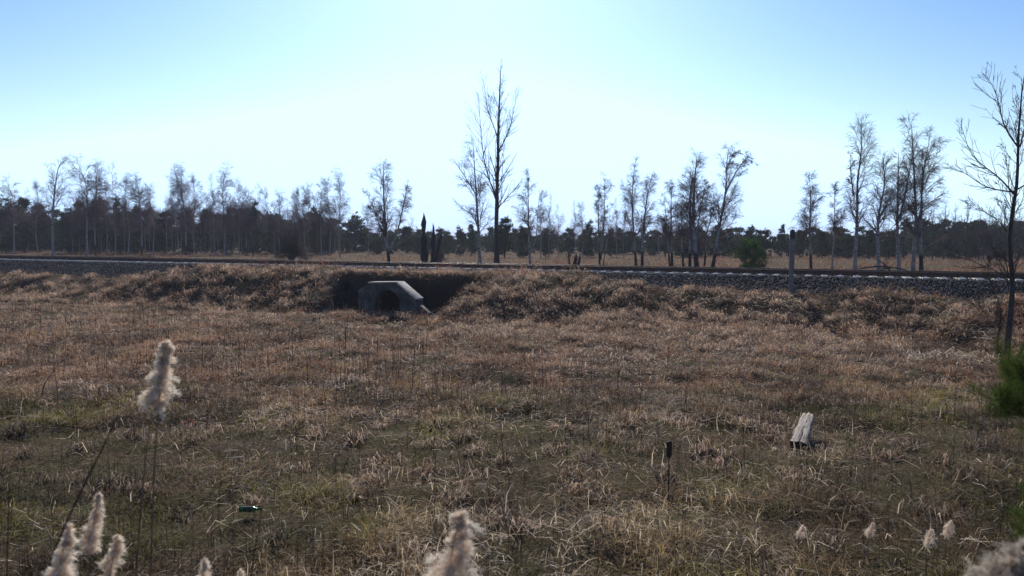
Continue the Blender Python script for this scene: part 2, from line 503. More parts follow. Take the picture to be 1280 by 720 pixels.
# ------------------------------------------------------------------ railway track
RZ = math.atan2(DU[1], DU[0])
trk = tag(empty('railway_track', (P0[0], P0[1], 1.90), RZ), 'rusty railway track on pale concrete sleepers running across the picture', 'railway track')
def rail_profile():
    half = [(0.0, 0.0), (0.075, 0.0), (0.075, 0.012), (0.02, 0.03), (0.010, 0.045), (0.010, 0.125), (0.036, 0.140), (0.037, 0.165), (0.030, 0.178)]
    return half[1:] + [(-x, z) for x, z in half[1:][::-1]]
prof = rail_profile()
for sgn in (-1, 1):
    n = len(prof)
    xs2 = np.concatenate([[-260], np.arange(-50, 31, 10.0), [200]])
    V = np.array([(x, -sgn * 0.76 + p[0], 0.068 + p[1]) for x in xs2 for p in prof])
    mb = MB(); mb.add(V, [(k * n + i, k * n + (i + 1) % n, (k + 1) * n + (i + 1) % n, (k + 1) * n + i) for k in range(len(xs2) - 1) for i in range(n)] + [tuple(range(n)), tuple((len(xs2) - 1) * n + i for i in range(n))[::-1]])
    rl = mb.build('rail', M['rail'], trk)
    hd = MB(); hd.box((-30, -sgn * 0.76, 0.068 + 0.181), (460, 0.052, 0.004)); h = hd.build('worn_head', M['railhead'], rl)
sl = MB()
pr = [(-0.14, -0.14), (0.14, -0.14), (0.12, 0.062), (-0.12, 0.062)]
sl.prism(pr, -1.35, 1.35)
for sg in (-1, 1):
    for k in (-1, 1):
        sl.box((0.0, sg * 0.76 + k * 0.115, 0.083), (0.10, 0.07, 0.045))
s0 = sl.build('sleeper', M['sleeper'], trk, bevel=0.012)
u_all = [(k + 0.5) * 0.6 for k in range(-300, 200)]
vis = [u for u in u_all if -38.5 < u < 21.4]
s0.location = (vis[0], 0, 0)
random.seed(5)
for u in vis[1:100]:
    c = s0.copy(); COL.objects.link(c); c.parent = trk
    c.location = (u + random.uniform(-.015, .015), random.uniform(-.02, .02), random.uniform(-.012, .008))
    c.rotation_euler = (0, 0, random.uniform(-.012, .012))
rest = MB()
for u in [q for q in u_all if q not in vis[:100]]:
    rest.add([(x + u, y, z) for y in (-1.35, 1.35) for x, z in pr], [(0, 1, 2, 3), (7, 6, 5, 4), (0, 4, 5, 1), (1, 5, 6, 2), (2, 6, 7, 3), (3, 7, 4, 0)])
o = rest.build('far_sleepers', M['sleeper'], trk); o['kind'] = 'stuff'

# ------------------------------------------------------------------ culvert
cx, cy = xy_of(-3.45, 6.1)
cul = tag(empty('culvert', (cx, cy, 0.18), RZ), 'grey concrete culvert mouth in the dark pit below the track', 'culvert')
# local x = along track, local -y towards the camera
def headwall():
    mb = MB()
    out = [(-1.45, -0.4), (-1.45, 0.95), (-0.85, 1.26), (0.42, 1.30), (1.18, 0.72), (1.45, 0.55), (1.45, -0.4)]
    n = 14; R_ = 0.60; cz = 0.40
    arc = [(-R_ + 0.0, -0.4)] + [(R_ * math.cos(math.pi - math.pi * i / n), cz + R_ * math.sin(math.pi * i / n)) for i in range(n + 1)] + [(R_, -0.4)]
    outer = [(-1.45, -0.4), (-1.45, 0.2), (-1.45, 0.95), (-1.15, 1.10), (-0.85, 1.26), (-0.6, 1.27), (-0.3, 1.28), (0.0, 1.29), (0.2, 1.295), (0.42, 1.30), (0.68, 1.10), (0.93, 0.91), (1.18, 0.72), (1.32, 0.63), (1.45, 0.55), (1.45, 0.2), (1.45, -0.4)]
    assert len(outer) == len(arc), (len(outer), len(arc))
    k = len(arc); y0, y1 = 0.0, 0.5
    V = [(x, y0, z) for x, z in outer] + [(x, y0, z) for x, z in arc] + [(x, y1, z) for x, z in outer] + [(x, y1, z) for x, z in arc]
    Fc = []
    for i in range(k - 1):
        Fc += [(i, i + 1, k + i + 1, k + i), (2 * k + i, 3 * k + i, 3 * k + i + 1, 2 * k + i + 1),
               (i, 2 * k + i, 2 * k + i + 1, i + 1), (k + i, k + i + 1, 3 * k + i + 1, 3 * k + i)]
    mb.add(V, Fc)
    return mb
headwall().build('headwall', M['concrete'], cul, bevel=0.015)
mb = MB()   # cap slab lying on the top, slightly proud
mb.prism([(-0.9, 1.262), (0.40, 1.305), (0.46, 1.36), (-0.9, 1.315)], -0.07, 0.56)
mb.build('cap_slab', M['cap'], cul, bevel=0.01)
mb = MB()
mb.prism([(0.462, 1.303), (1.40, 0.62), (1.44, 0.675), (0.50, 1.362)], -0.07, 0.56)
mb.build('cap_slab', M['cap'], cul, bevel=0.01)
mb = MB()   # wing walls
R2 = Matrix.Rotation(math.radians(-28), 3, 'Z')
mb.add([(1.47, .05, -.3), (1.47, .3, -.3), (2.2, -.15, -.3), (2.2, -.4, -.3), (1.47, .05, .46), (1.47, .3, .46), (2.2, -.15, .14), (2.2, -.4, .14)],
       [(0, 3, 2, 1), (4, 5, 6, 7), (0, 1, 5, 4), (3, 7, 6, 2), (0, 4, 7, 3), (1, 2, 6, 5)])
mb.build('wing_wall', M['concrete'], cul, bevel=0.01)
mb = MB()
mb.tube([(0, 0.25, 0.42), (-2.6, 6.0, 0.42)], 0.64, 24, cap=False)
mb.build('pipe', M['dark'], cul)

# ------------------------------------------------------------------ grass
PAL = np.array([(0.46, 0.36, 0.25), (0.36, 0.26, 0.17), (0.24, 0.15, 0.10), (0.40, 0.33, 0.27), (0.13, 0.085, 0.06), (0.30, 0.17, 0.105)])
GRN = np.array([(0.16, 0.15, 0.035), (0.24, 0.21, 0.05), (0.09, 0.10, 0.026)])
def blades(x, y, L, W, elev, col, bend=None, zoff=0.0):
    n = len(x)
    z = height(x, y) + zoff
    az = rng.uniform(0, 2 * np.pi, n)
    d = np.stack([np.cos(az), np.sin(az), np.zeros(n)], -1)
    side = np.stack([-np.sin(az), np.cos(az), np.zeros(n)], -1)
    ce, se = np.cos(elev)[:, None], np.sin(elev)[:, None]
    up = np.array([[0, 0, 1.0]])
    tw = rng.uniform(-0.9, 0.9, (n, 1))
    side = norm(side + up * tw)
    base = np.stack([x, y, z - 0.02], -1)
    mid = base + (d * ce + up * se) * (L * 0.5)[:, None]
    e2 = elev - (rng.uniform(0.2, 1.4, n) if bend is None else bend)
    kink = norm(d + side * rng.normal(0, 0.35, (n, 1)))
    tip = mid + (kink * np.cos(e2)[:, None] + up * np.sin(e2)[:, None]) * (L * 0.5)[:, None]
    tip[:, 2] = np.maximum(tip[:, 2], z + 0.0)
    w = (W / 2)[:, None]
    V = np.stack([base - side * w, base + side * w, mid + side * w * 0.9, mid - side * w * 0.9, tip], 1)
    k = (np.arange(n) * 5)[:, None]
    Fi = np.concatenate([k + np.array([[0, 1, 2, 3]]), k + np.array([[3, 2, 4]])], 1)
    return V.reshape(-1, 3), Fi.reshape(-1), np.tile(np.array([4, 3]), n), np.repeat(col, 5, 0)

def dull(x, y):
    """mossy patches plus painted corner vignette on both sides of the foreground: darker, fewer pale straws"""
    q = np.abs(x / np.maximum(y, 1) - 0.02)
    return sst(0.18, 0.55, q + 0.35 * (fbm(x, y, 1.8, 3, 401) - 0.5)) * (1 - sst(13.5, 17, y + 2 * (fbm(x, y, 2, 2, 402) - 0.5)))

def colours(x, y, u, v):
    n = len(x)
    dist = np.asarray(y)
    g = sst(0.50, 0.66, fbm(x, y, 1.5, 3, 81)) * (1 - 0.85 * sst(15, 20, dist + 3 * (fbm(x, y, 5, 2, 3) - 0.5)))
    g = g * 0.75
    red = sst(14, 20, dist) * 0.6
    w = rng.random(n)
    tone = fbm(x, y, 2.2, 3, 91)
    r = np.clip(w * 0.75 + (tone - 0.5) * 1.2 + 0.12, 0, 0.999)
    order = np.array([0, 3, 1, 5, 2, 4])
    c = PAL[order[(r * 6).astype(int)]]
    c = c * (1 - red[:, None] * np.array([[0.0, 0.13, 0.18]]))
    c = c * 0.68
    isg = rng.random(n) < g
    c = np.where(isg[:, None], GRN[rng.integers(0, 3, n)], c)
    shade = 0.75 + 0.5 * rng.random((n, 1))
    near = 1 - sst(12, 20, dist)
    c = c * (1 - 0.42 * dull(x, y))[:, None] * (1 + red[:, None] * np.array([[0.06, 0.0, 0.08]]))  # side vignette painted into the blade colour along with the mossy patches
    return c * shade * (np.array([[1.06, 0.98, 0.86]]) + near[:, None] * np.array([[-0.02, 0.02, -0.12]])) * (0.50 + 1.0 * sst(0.3, 0.72, fbm(x, y, 1.1, 2, 191)))[:, None]

def sample_wedge(n, y0, y1, margin=2.0, k=0.80):
    t = rng.random(n)
    y = (1.0 / (1 / y0 + (1 / y1 - 1 / y0) * t))        # density ~ 1/Y^2 in Y, x across the wedge
    x = rng.uniform(-1, 1, n) * (k * y + margin)
    return x, y

GV, GF, GL, GC, off = [], [], [], [], 0
def push(r):
    global off
    V, Fi, Lt, C = r
    GV.append(V); GF.append(Fi + off); GL.append(Lt); GC.append(C); off += len(V)
def flush(name, label, cat):
    global off
    o = mesh_obj(name, np.concatenate(GV), np.concatenate(GF), np.concatenate(GL), M['grass'], tint=np.concatenate(GC))
    tag(o, label, cat, kind='stuff')
    GV.clear(); GF.clear(); GL.clear(); GC.clear(); off = 0

def field(n, y0, y1, wmul):
    x, y = sample_wedge(n, y0, y1)
    u, v = uv_of(x, y)
    tuft = fbm(x, y, 0.75, 2, 61)
    keep = (v > 1.42) & (rng.random(n) < 0.25 + 1.2 * sst(0.38, 0.7, tuft))
    pit = (u > -7.0) & (u < -1.0) & (v > 3.5) & (v < 6.6)
    keep &= ~(pit & (rng.random(n) < 0.93))
    bal = bal_z(u, v) > height(x, y, False) + 0.02
    keep &= ~((v < 3.7) & bal & (rng.random(n) < 0.985))
    x, y, u, v, tuft = x[keep], y[keep], u[keep], v[keep], tuft[keep]
    n = len(x)
    L = rng.uniform(0.12, 0.36, n) * (0.45 + 1.3 * tuft)
    bank = sst(9, 6.5, v) if False else (1 - sst(7.0, 9.5, v))
    L = L * (1 + 0.5 * bank)
    W = rng.uniform(0.003, 0.0085, n) * wmul * np.maximum(1.0, y / 11.0)
    flat = rng.random(n) < 0.62
    el = np.where(flat, rng.uniform(0.02, 0.5, n), rng.uniform(0.4, 1.35, n))
    push(blades(x, y, L, W, el, colours(x, y, u, v), zoff=rng.uniform(0, 0.05, n)))
def straws(n, y0, y1, mid=False):
    x, y = sample_wedge(n, y0, y1); u, v = uv_of(x, y)
    cl = fbm(x, y, 0.9, 2, 161)
    keep = (v > 3.2) & (rng.random(n) < 0.15 + 1.6 * sst(0.45, 0.7, cl)) & ~((u > -7.2) & (u < -0.8) & (v < 7.0))
    keep &= height(x, y, False) > bal_z(u, v)
    keep &= rng.random(n) < 1 - 0.8 * dull(x, y)
    x, y = x[keep], y[keep]; n = len(x)
    W = rng.uniform(0.004, 0.012, n) * np.maximum(1, y / 12)
    if mid: W = W * 0.9
    c = np.where(rng.random((n, 1)) < 0.6, np.array([[0.78, 0.63, 0.43]]), np.array([[0.72, 0.61, 0.50]])) * rng.uniform(0.45, 1.1, (n, 1))
    if mid: c = c * np.array([[.92, .88, .95]]) * (0.55 + 0.6 * sst(.35, .65, fbm(x, y, 3.0, 3, 301)))[:, None]
    el = np.where(rng.random(n) < (.9 if mid else .72), rng.uniform(0, .5, n), rng.uniform(.5, 1.4, n))
    push(blades(x, y, (rng.uniform(.12, .32, n) if mid else rng.uniform(.15, .45, n)), W, el, c, zoff=rng.uniform(0.03, 0.12, n)))
straws(36000, 4, 15)
straws(60000, 14, 38, True)
field(230000, 3.5, 14, 1.0)
field(260000, 14, 26, 1.0)
field(240000, 24, 60, 1.0)
# combed tussocks hanging down the railway bank
def tussocks(n, per, umin, umax, vmin, vmax, Lr, seedcol):
    for k in range(1):
        cu = rng.uniform(umin, umax, n); cv = rng.uniform(vmin, vmax, n)
        ok = ~((cu > -7.4) & (cu < -0.6) & (cv > 3.2) & (cv < 7.2))
        tx_, ty_ = xy_of(cu, cv)
        ok &= (np.hypot(tx_ + 3.1, ty_ - 9.3) > 0.7) & (np.hypot(tx_ - 4.3, ty_ - 11.8) > 0.7)
        cu, cv = cu[ok], cv[ok]
        nn = len(cu)
        u = (cu[:, None] + rng.normal(0, 0.10, (nn, per))).ravel(); v = (cv[:, None] + rng.normal(0, 0.10, (nn, per))).ravel()
        x, y = xy_of(u, v)
        L = rng.uniform(*Lr, len(x)); W = rng.uniform(0.008, 0.02, len(x))
        tone = np.repeat(rng.uniform(0.55, 1.25, nn), per)[:, None]
        c = PAL[rng.integers(0, 4, len(x))] * tone * np.array([[1, 0.94, 0.93]]) * (1 - .5 * dull(x, y))[:, None]
        c = c * np.where(v < 8, 1.22, 1.0)[:, None]
        push(blades(x, y, L, W, rng.uniform(0.5, 1.3, len(x)), c, bend=rng.uniform(0.9, 2.1, len(x)), zoff=0.02))
tussocks(520, 70, -34, 22, 3.0, 7.5, (0.25, 0.6), 0)
tussocks(300, 70, 1, 16, 5.0, 11, (0.25, 0.6), 0)
tussocks(1300, 45, -30, 22, 7.5, 28, (0.15, 0.42), 0)
for (ax_, ay_, rr_) in ((4.42, 12.2, .12), (4.75, 12.9, .2), (5.2, 13.3, .2), (4.9, 12.5, .15), (4.5, 12.7, .15)):
    n_ = 90; x_ = ax_ + rng.normal(0, rr_, n_); y_ = ay_ + rng.normal(0, rr_, n_)
    push(blades(x_, y_, rng.uniform(.12, .3, n_), rng.uniform(.004, .008, n_), rng.uniform(.5, 1.3, n_), PAL[rng.integers(0, 4, n_)] * .8))
n_ = 9000; u_ = rng.uniform(0.5, 20, n_); v_ = rng.uniform(3.4, 10.5, n_); x_, y_ = xy_of(u_, v_)
k_ = rng.random(n_) < 0.1 + 1.5 * sst(.45, .68, fbm(x_, y_, 1.7, 2, 501)); x_, y_ = x_[k_], y_[k_]; n_ = len(x_)
push(blades(x_, y_, rng.uniform(.2, .5, n_), rng.uniform(.010, .024, n_), rng.uniform(0, .8, n_), np.array([[.74, .62, .48]]) * rng.uniform(.5, 1.05, (n_, 1)), zoff=.06))
n_ = 70; x_ = -3.05 + rng.normal(0, .16, n_); y_ = 9.22 + rng.normal(0, .07, n_)
push(blades(x_, y_, rng.uniform(.12, .28, n_), rng.uniform(.003, .006, n_), rng.uniform(.5, 1.4, n_), PAL[rng.integers(0, 5, n_)] * .7))
for q_ in range(2):
    n_ = 900; u_ = rng.uniform(-5.4, -1.2, n_); v_ = rng.uniform(6.15, 7.6, n_); x_, y_ = xy_of(u_, v_)
    push(blades(x_, y_, rng.uniform(.12, .4, n_), rng.uniform(.008, .016, n_), rng.uniform(.3, 1.4, n_), PAL[rng.integers(0, 5, n_)] * .8))
# straw fringe hanging over the lip of the pit
tussocks(70, 60, -7.8, 0.4, 2.9, 3.5, (0.2, 0.45), 0)
flush('dry_grass', 'matted straw coloured dry grass covering the field and bank', 'grass')

# meadow beyond
x = rng.uniform(-1, 1, 110000); y = 38 / (1 - rng.random(110000) * 0.72)
x = x * (0.8 * y + 3)
u, v = uv_of(x, y)
k = (v < -2.7) & (rng.random(len(x)) < 0.2 + 1.3 * sst(0.4, 0.65, fbm(x, y, 2.5, 2, 17)))
x, y = x[k], y[k]; n = len(x)
c = PAL[rng.choice([0, 1, 1, 5, 2, 5], n)] * np.array([[0.84, 0.62, 0.52]]) * rng.uniform(0.6, 1.2, (n, 1))
push(blades(x, y, rng.uniform(0.2, 0.5, n), rng.uniform(0.012, 0.03, n) * y / 50, rng.uniform(0.3, 1.4, n), c))
flush('meadow_grass', 'tan dry meadow grass beyond the railway track', 'grass')

# thin dark weed stalks scattered everywhere (stuff)
def stalk_paths(x, y, H, r0, lean=0.12):
    n = len(x); z = height(x, y) - 0.03
    K = 5; t = np.linspace(0, 1, K)
    az = rng.uniform(0, 2 * np.pi, n); ln = rng.uniform(0, lean, n) * H
    P = np.empty((n, K, 3))
    P[..., 0] = x[:, None] + np.cos(az)[:, None] * ln[:, None] * t ** 1.7
    P[..., 1] = y[:, None] + np.sin(az)[:, None] * ln[:, None] * t ** 1.7
    P[..., 2] = z[:, None] + H[:, None] * t
    return P, r0[:, None] * (1 - 0.65 * t)[None]
def side_twigs(P, R, per, t0, t1, lr, ang, K=3, droop=0.0, rr=0.5, up=None):
    """children on parent paths: vectorised"""
    n, Kp, _ = P.shape
    t = rng.uniform(t0, t1, (n, per)) * (Kp - 1)
    i = np.minimum(t.astype(int), Kp - 2); f = (t - i)[..., None]
    rows = np.arange(n)[:, None]
    base = P[rows, i] * (1 - f) + P[rows, i + 1] * f
    tan = norm(P[rows, i + 1] - P[rows, i])
    rb = R[rows, i] * (1 - f[..., 0]) + R[rows, i + 1] * f[..., 0]
    rnd = rng.normal(0, 1, (n, per, 3))
    perp = norm(rnd - (rnd * tan).sum(-1, keepdims=True) * tan)
    a_ = rng.uniform(ang[0], ang[1], (n, per, 1))
    d = tan * np.cos(a_) + perp * np.sin(a_)
    if up is not None: d = norm(d + np.array([0, 0, up]))
    tn = (t / (Kp - 1))
    L = lr(tn, n, per)
    out = np.empty((n, per, K, 3)); out[:, :, 0] = base
    cur = d
    for k in range(1, K):
        out[:, :, k] = out[:, :, k - 1] + cur * (L / (K - 1))[..., None]
        cur = norm(cur + np.array([0, 0, -droop]) + rng.normal(0, 0.10, cur.shape))
    tt = np.linspace(0, 1, K)
    RR = (rb * rr)[..., None] * (1 - 0.7 * tt)
    return out.reshape(n * per, K, 3), RR.reshape(n * per, K)

x, y = sample_wedge(3600, 6.5, 36)
u, v = uv_of(x, y)
pref = np.where(y > 15, 1.5 * sst(0.42, 0.66, fbm(x, y, 5, 2, 37)) * (1.1 - 0.9 * sst(-4, 6, x)), 0.5)
k = (v > 6.3) & (rng.random(len(x)) < pref)
x, y = x[k], y[k]
H = rng.uniform(0.35, 0.95, len(x)) * (1 - 0.4 * (y < 13)); r0 = rng.uniform(0.0022, 0.0042, len(x)) * np.maximum(1, y / 9)
P, R = stalk_paths(x, y, H, r0)
P2, R2_ = side_twigs(P, R, 5, 0.5, 1.0, lambda t, n, p: rng.uniform(0.05, 0.16, (n, p)), (0.4, 0.8))
o = link_tree_mesh('weed_stalks', [(P, R, 3), (P2, R2_, 3)], M['darkstem'], None)
tag(o, 'thin dark dead weed stalks scattered through the grass', 'dead weeds', kind='stuff')

# ------------------------------------------------------------------ trees
def bend_path(pts, K, wob=0.0):
    pts = np.asarray(pts, float)
    s = np.concatenate([[0], np.cumsum(np.linalg.norm(np.diff(pts, axis=0), axis=1))]); s /= s[-1]
    t = np.linspace(0, 1, K)
    P = np.stack([np.interp(t, s, pts[:, k]) for k in range(3)], -1)
    for _ in range(2):
        P[1:-1] = (P[:-2] + 2 * P[1:-1] + P[2:]) / 4
    H = pts[-1, 2] - pts[0, 2]
    P[1:, :2] += np.cumsum(rng.normal(0, wob * abs(H) / K, (K - 1, 2)), axis=0)
    return P

def thin(B, R, lp, per, q=1.15):
    """drop twigs of short parents so that twig density follows branch length"""
    pr = np.repeat(np.clip(lp[:, 0] / (q * lp.mean()), 0.28, 1), per)
    k = rng.random(len(B)) < pr
    return B[k], R[k]

def bare_tree(name, loc, trunks, r0, style, bark, twig, limbs=(), dense=1.0):
    """trunks: list of (polyline, radius factor). style 'birch' droops, 'poplar' reaches up, 'oak' wide"""
    root = empty(name, loc)
    tg, cg = [], []
    for pts, rf in trunks:
        P = bend_path(pts, 18, 0.012)
        H = float(np.linalg.norm(np.diff(P, axis=0), axis=1).sum())
        t = np.linspace(0, 1, 18)
        R = 0.84 * r0 * rf * ((1 - t) ** 0.85 * 0.96 + 0.05) * (1 + 0.45 * np.exp(-t * 26))
        tg.append((P[None], R[None], 9))
        if style == 'birch':
            n1 = max(10, int(50 * dense * min(1, rf) ** 1.2)); Lf = lambda t, n, p: H * 0.34 * (1.08 - t) ** 0.62 * rng.uniform(0.35, 1.1, (n, p)) * np.clip((t - 0.02) * 3.2, 0.35, 1)
            B1, R1 = side_twigs(P[None], R[None], n1, 0.24, 0.985, Lf, (0.35, 0.80), 7, 0.02, 0.30, up=0.12)
            l1 = np.linalg.norm(B1[:, -1] - B1[:, 0], axis=1)[:, None]
            B2, R2q = side_twigs(B1, R1, 12, 0.12, 1.0, lambda t, n, p: l1 * 0.52 * (1.1 - t) ** .7 * rng.uniform(0.4, 1.2, (n, p)), (0.3, 0.8), 5, 0.10, 0.55)
            B2, R2q = thin(B2, R2q, l1, 12)
            l2 = np.linalg.norm(B2[:, -1] - B2[:, 0], axis=1)[:, None]
            B3, R3 = side_twigs(B2, R2q, 8, 0.1, 1.0, lambda t, n, p: (l2 * 0.40 + H * 0.025) * rng.uniform(0.5, 1.4, (n, p)), (0.2, 0.8), 4, 0.34, 0.7)
            B3, R3 = thin(B3, R3, l2, 8)
        elif style == 'poplar':
            n1 = max(8, int(48 * dense * min(1, rf))); Lf = lambda t, n, p: H * 0.27 * (1.05 - t) ** 0.7 * rng.uniform(0.3, 1.1, (n, p)) * np.clip((t - 0.05) * 3, 0.3, 1)
            B1, R1 = side_twigs(P[None], R[None], n1, 0.22, 0.985, Lf, (0.40, 0.85), 8, -0.08, 0.26, up=0.08)
            l1 = np.linalg.norm(B1[:, -1] - B1[:, 0], axis=1)[:, None]
            B2, R2q = side_twigs(B1, R1, 9, 0.12, 1.0, lambda t, n, p: l1 * 0.42 * (1.1 - t) ** .8 * rng.uniform(0.4, 1.2, (n, p)), (0.35, 0.75), 5, -0.08, 0.55)
            B2, R2q = thin(B2, R2q, l1, 9)
            l2 = np.linalg.norm(B2[:, -1] - B2[:, 0], axis=1)[:, None]
            B3, R3 = side_twigs(B2, R2q, 4, 0.2, 1.0, lambda t, n, p: l2 * 0.40 * rng.uniform(0.5, 1.3, (n, p)), (0.3, 0.7), 3, -0.05, 0.7)
            B3, R3 = thin(B3, R3, l2, 4)
        else:
            n1 = max(8, int(20 * dense)); Lf = lambda t, n, p: H * 0.42 * (1.05 - t) ** 0.6 * rng.uniform(0.5, 1.1, (n, p))
            B1, R1 = side_twigs(P[None], R[None], n1, 0.2, 0.97, Lf, (0.4, 0.9), 7, -0.08, 0.45, up=0.1)
            l1 = np.linalg.norm(B1[:, -1] - B1[:, 0], axis=1)[:, None]
            B2, R2q = side_twigs(B1, R1, 9, 0.15, 1.0, lambda t, n, p: l1 * 0.5 * (1.1 - t) ** .7 * rng.uniform(0.4, 1.2, (n, p)), (0.3, 0.8), 5, -0.05, 0.6)
            l2 = np.linalg.norm(B2[:, -1] - B2[:, 0], axis=1)[:, None]
            B3, R3 = side_twigs(B2, R2q, 6, 0.15, 1.0, lambda t, n, p: l2 * 0.45 * rng.uniform(0.5, 1.3, (n, p)), (0.3, 0.8), 3, 0.0, 0.7)
        mn = 0.0042
        R3 = np.maximum(R3, mn); R2q = np.maximum(R2q, mn * 1.15)
        cg += [(B1, R1, 5), (B2, R2q, 4), (B3, R3, 3)]
    for pts, rf in limbs:      # named limbs that belong to the crown
        P = bend_path(pts, 10, 0.02); t = np.linspace(0, 1, 10)
        R = r0 * rf * 0.55 * (1 - 0.85 * t)
        L = np.linalg.norm(P[-1] - P[0])
        B2, R2q = side_twigs(P[None], R[None], max(10, int(24 * dense)), 0.2, 1.0, lambda t, n, p: L * 0.40 * (1.22 - t) ** .6 * rng.uniform(0.5, 1.2, (n, p)), (0.3, 0.75), 5, 0.08 if style == 'birch' else -0.08, 0.55)
        l2 = np.linalg.norm(B2[:, -1] - B2[:, 0], axis=1)[:, None]
        B3, R3 = side_twigs(B2, R2q, 6 if style == 'birch' else 3, 0.1, 1.0, lambda t, n, p: l2 * 0.42 * rng.uniform(0.5, 1.2, (n, p)), (0.3, 0.8), 3, 0.25 if style == 'birch' else -0.04, 0.7)
        cg += [(P[None], R[None], 6), (B2, np.maximum(R2q, .0045), 4), (B3, np.maximum(R3, .0042), 3)]
    link_tree_mesh('trunk', tg, bark, root)
    link_tree_mesh('crown', cg, twig, root)
    return root

def loc_at(px, Y):
    p = at(px, 300, Y)
    z = float(height(np.array([p.x]), np.array([p.y]), False)[0])
    return Vector((p.x, p.y, z))
def pix_tree(name, px0, Y, trunks, r0, style, bark, twig, label, cat='tree', group=None, limbs=(), dense=1.0):
    """trunks: [( [(px,py),...] , rf )]; each polyline starts at the foot (py None)"""
    base = loc_at(px0, Y)
    def conv(pl):
        out = []
        for i, (px, py) in enumerate(pl):
            if py is None:
                q = loc_at(px, Y); out.append((q.x - base.x, 0, -0.1))
            else:
                q = at(px, py, Y); out.append((q.x - base.x, 0.35 * math.sin(px * 0.7 + py * 0.13), q.z - base.z))
        return out
    r = bare_tree(name, base, [(conv(p), rf) for p, rf in trunks], r0, style, M[bark], M[twig], [(conv(p), rf) for p, rf in limbs], dense)
    tag(r, label, cat, group)
    return r

N = None
GB = 'trees standing just beyond the track'
pix_tree('tall_bare_tree', 621, 58, [([(621, N), (620, 250), (622, 180), (624, 120), (626, 72)], 1)], 0.22, 'poplar', 'darkbark', 'twig',
         'tallest dark bare tree, straight and slender, rising mid picture behind the track', limbs=[([(621, 250), (606, 210), (601, 165), (598, 130)], .45), ([(622, 190), (636, 165), (646, 118)], .4), ([(622, 172), (610, 140), (604, 100)], .35), ([(621, 262), (640, 240), (652, 225)], .3)], dense=1.2, group=GB)
pix_tree('birch_tree', 599, 58, [([(600, N), (597, 260), (594, 215), (592, 176)], 1)], 0.15, 'birch', 'birch', 'birchtwig',
         'pale bare birch just left of the tallest dark tree, one long limb reaching left', limbs=[([(596, 245), (582, 222), (566, 198)], .6), ([(597, 270), (580, 262), (566, 250)], .35)], dense=.6, group=GB)
pix_tree('birch_tree', 487, 58, [([(487, N), (483, 300), (481, 250), (480, 202)], 1), ([(487, 316), (496, 290), (505, 255), (511, 226)], .6), ([(486, 312), (475, 280), (463, 250), (458, 238)], .5)], 0.15, 'birch', 'birchburnt', 'birchtwig',
         'wide bushy birch with several stems forking low above a blackened foot', limbs=[([(487, 314), (503, 302), (516, 276)], .4)], dense=.95, group=GB)
pix_tree('birch_tree', 663, 60, [([(663, N), (661, 290), (660, 250), (660, 216)], 1), ([(663, 316), (670, 300), (672, 262), (675, 240)], .5)], 0.11, 'birch', 'birch', 'birchtwig',
         'small pale birch standing just right of the tallest tree, forked close to the ground', dense=.6, limbs=[([(662, 314), (652, 300), (645, 286)], .4)], group=GB)
pix_tree('birch_tree', 795, 56, [([(796, N), (792, 280), (791, 240), (794, 202)], 1)], 0.115, 'birch', 'birchburnt', 'birchtwig',
         'upright birch with black foot, left one of the pair right of the small stump', dense=.8, group=GB)
pix_tree('birch_tree', 803, 56, [([(803, N), (805, 280), (810, 245), (817, 214)], 1)], 0.125, 'birch', 'birchburnt', 'birchtwig',
         'birch leaning gently right from a thick black foot, right one of its pair', dense=.6, group=GB)
pix_tree('birch_tree', 748, 60, [([(750, N), (748, 290), (747, 232)], 1), ([(751, 325), (755, 290), (756, 222)], .9), ([(754, N), (760, 290), (764, 250)], .5)], 0.085, 'birch', 'birchburnt', 'birchtwig',
         'slim birch with two parallel white stems, right of the small black stump', dense=.5, group=GB)
pix_tree('birch_tree', 840, 57, [([(841, N), (839, 290), (840, 228)], 1), ([(838, N), (833, 290), (830, 240)], .7)], 0.12, 'birch', 'birchburnt', 'birchtwig',
         'dense twin stemmed birch at the left end of the thick clump right of centre', dense=.8, group=GB)
pix_tree('birch_tree', 853, 58, [([(855, N), (850, 290), (852, 245)], 1)], 0.09, 'birch', 'birchburnt', 'birchtwig',
         'thin slightly crooked birch between the twin stemmed birch and the thick clump', dense=.7, group=GB)
pix_tree('birch_tree', 863, 55, [([(863, N), (861, 280), (863, 235), (866, 205)], 1)], 0.13, 'birch', 'birchburnt', 'birchtwig',
         'tall birch pressed against the left side of the thickest white trunk in the clump', dense=.9, group=GB)
pix_tree('birch_tree', 871, 54, [([(872, N), (867, 280), (868, 230), (870, 190)], 1.15), ([(869, 300), (876, 260), (882, 225)], .5)], 0.16, 'birch', 'birchburnt', 'birchtwig',
         'thickest white trunked birch at the heart of the clump right of centre', dense=1.0, group=GB)
pix_tree('birch_tree', 882, 55, [([(881, N), (884, 290), (894, 250)], 1), ], 0.09, 'birch', 'birchburnt', 'birchtwig',
         'short thin birch leaning right between the thickest birch and the drooping one', dense=.6, group=GB)
pix_tree('birch_tree', 892, 53, [([(891, N), (901, 275), (906, 240), (908, 205), (912, 182)], 1), ([(905, 242), (918, 216), (934, 197), (950, 206)], .5), ([(907, 215), (918, 192), (930, 188)], .35)], 0.14, 'birch', 'birchburnt', 'birchtwig',
         'birch leaning right with its crown drooping far over to the right', limbs=[([(903, 290), (916, 275), (925, 262)], .3), ([(896, 300), (908, 290), (922, 296)], .3)], dense=.9, group=GB)
pix_tree('birch_tree', 1014, 52, [([(1015, N), (1011, 285), (1012, 250), (1013, 218)], 1)], 0.11, 'birch', 'birchburnt', 'birchtwig',
         'small round crowned birch nearest the grey post, on its right', dense=1.0, group=GB)
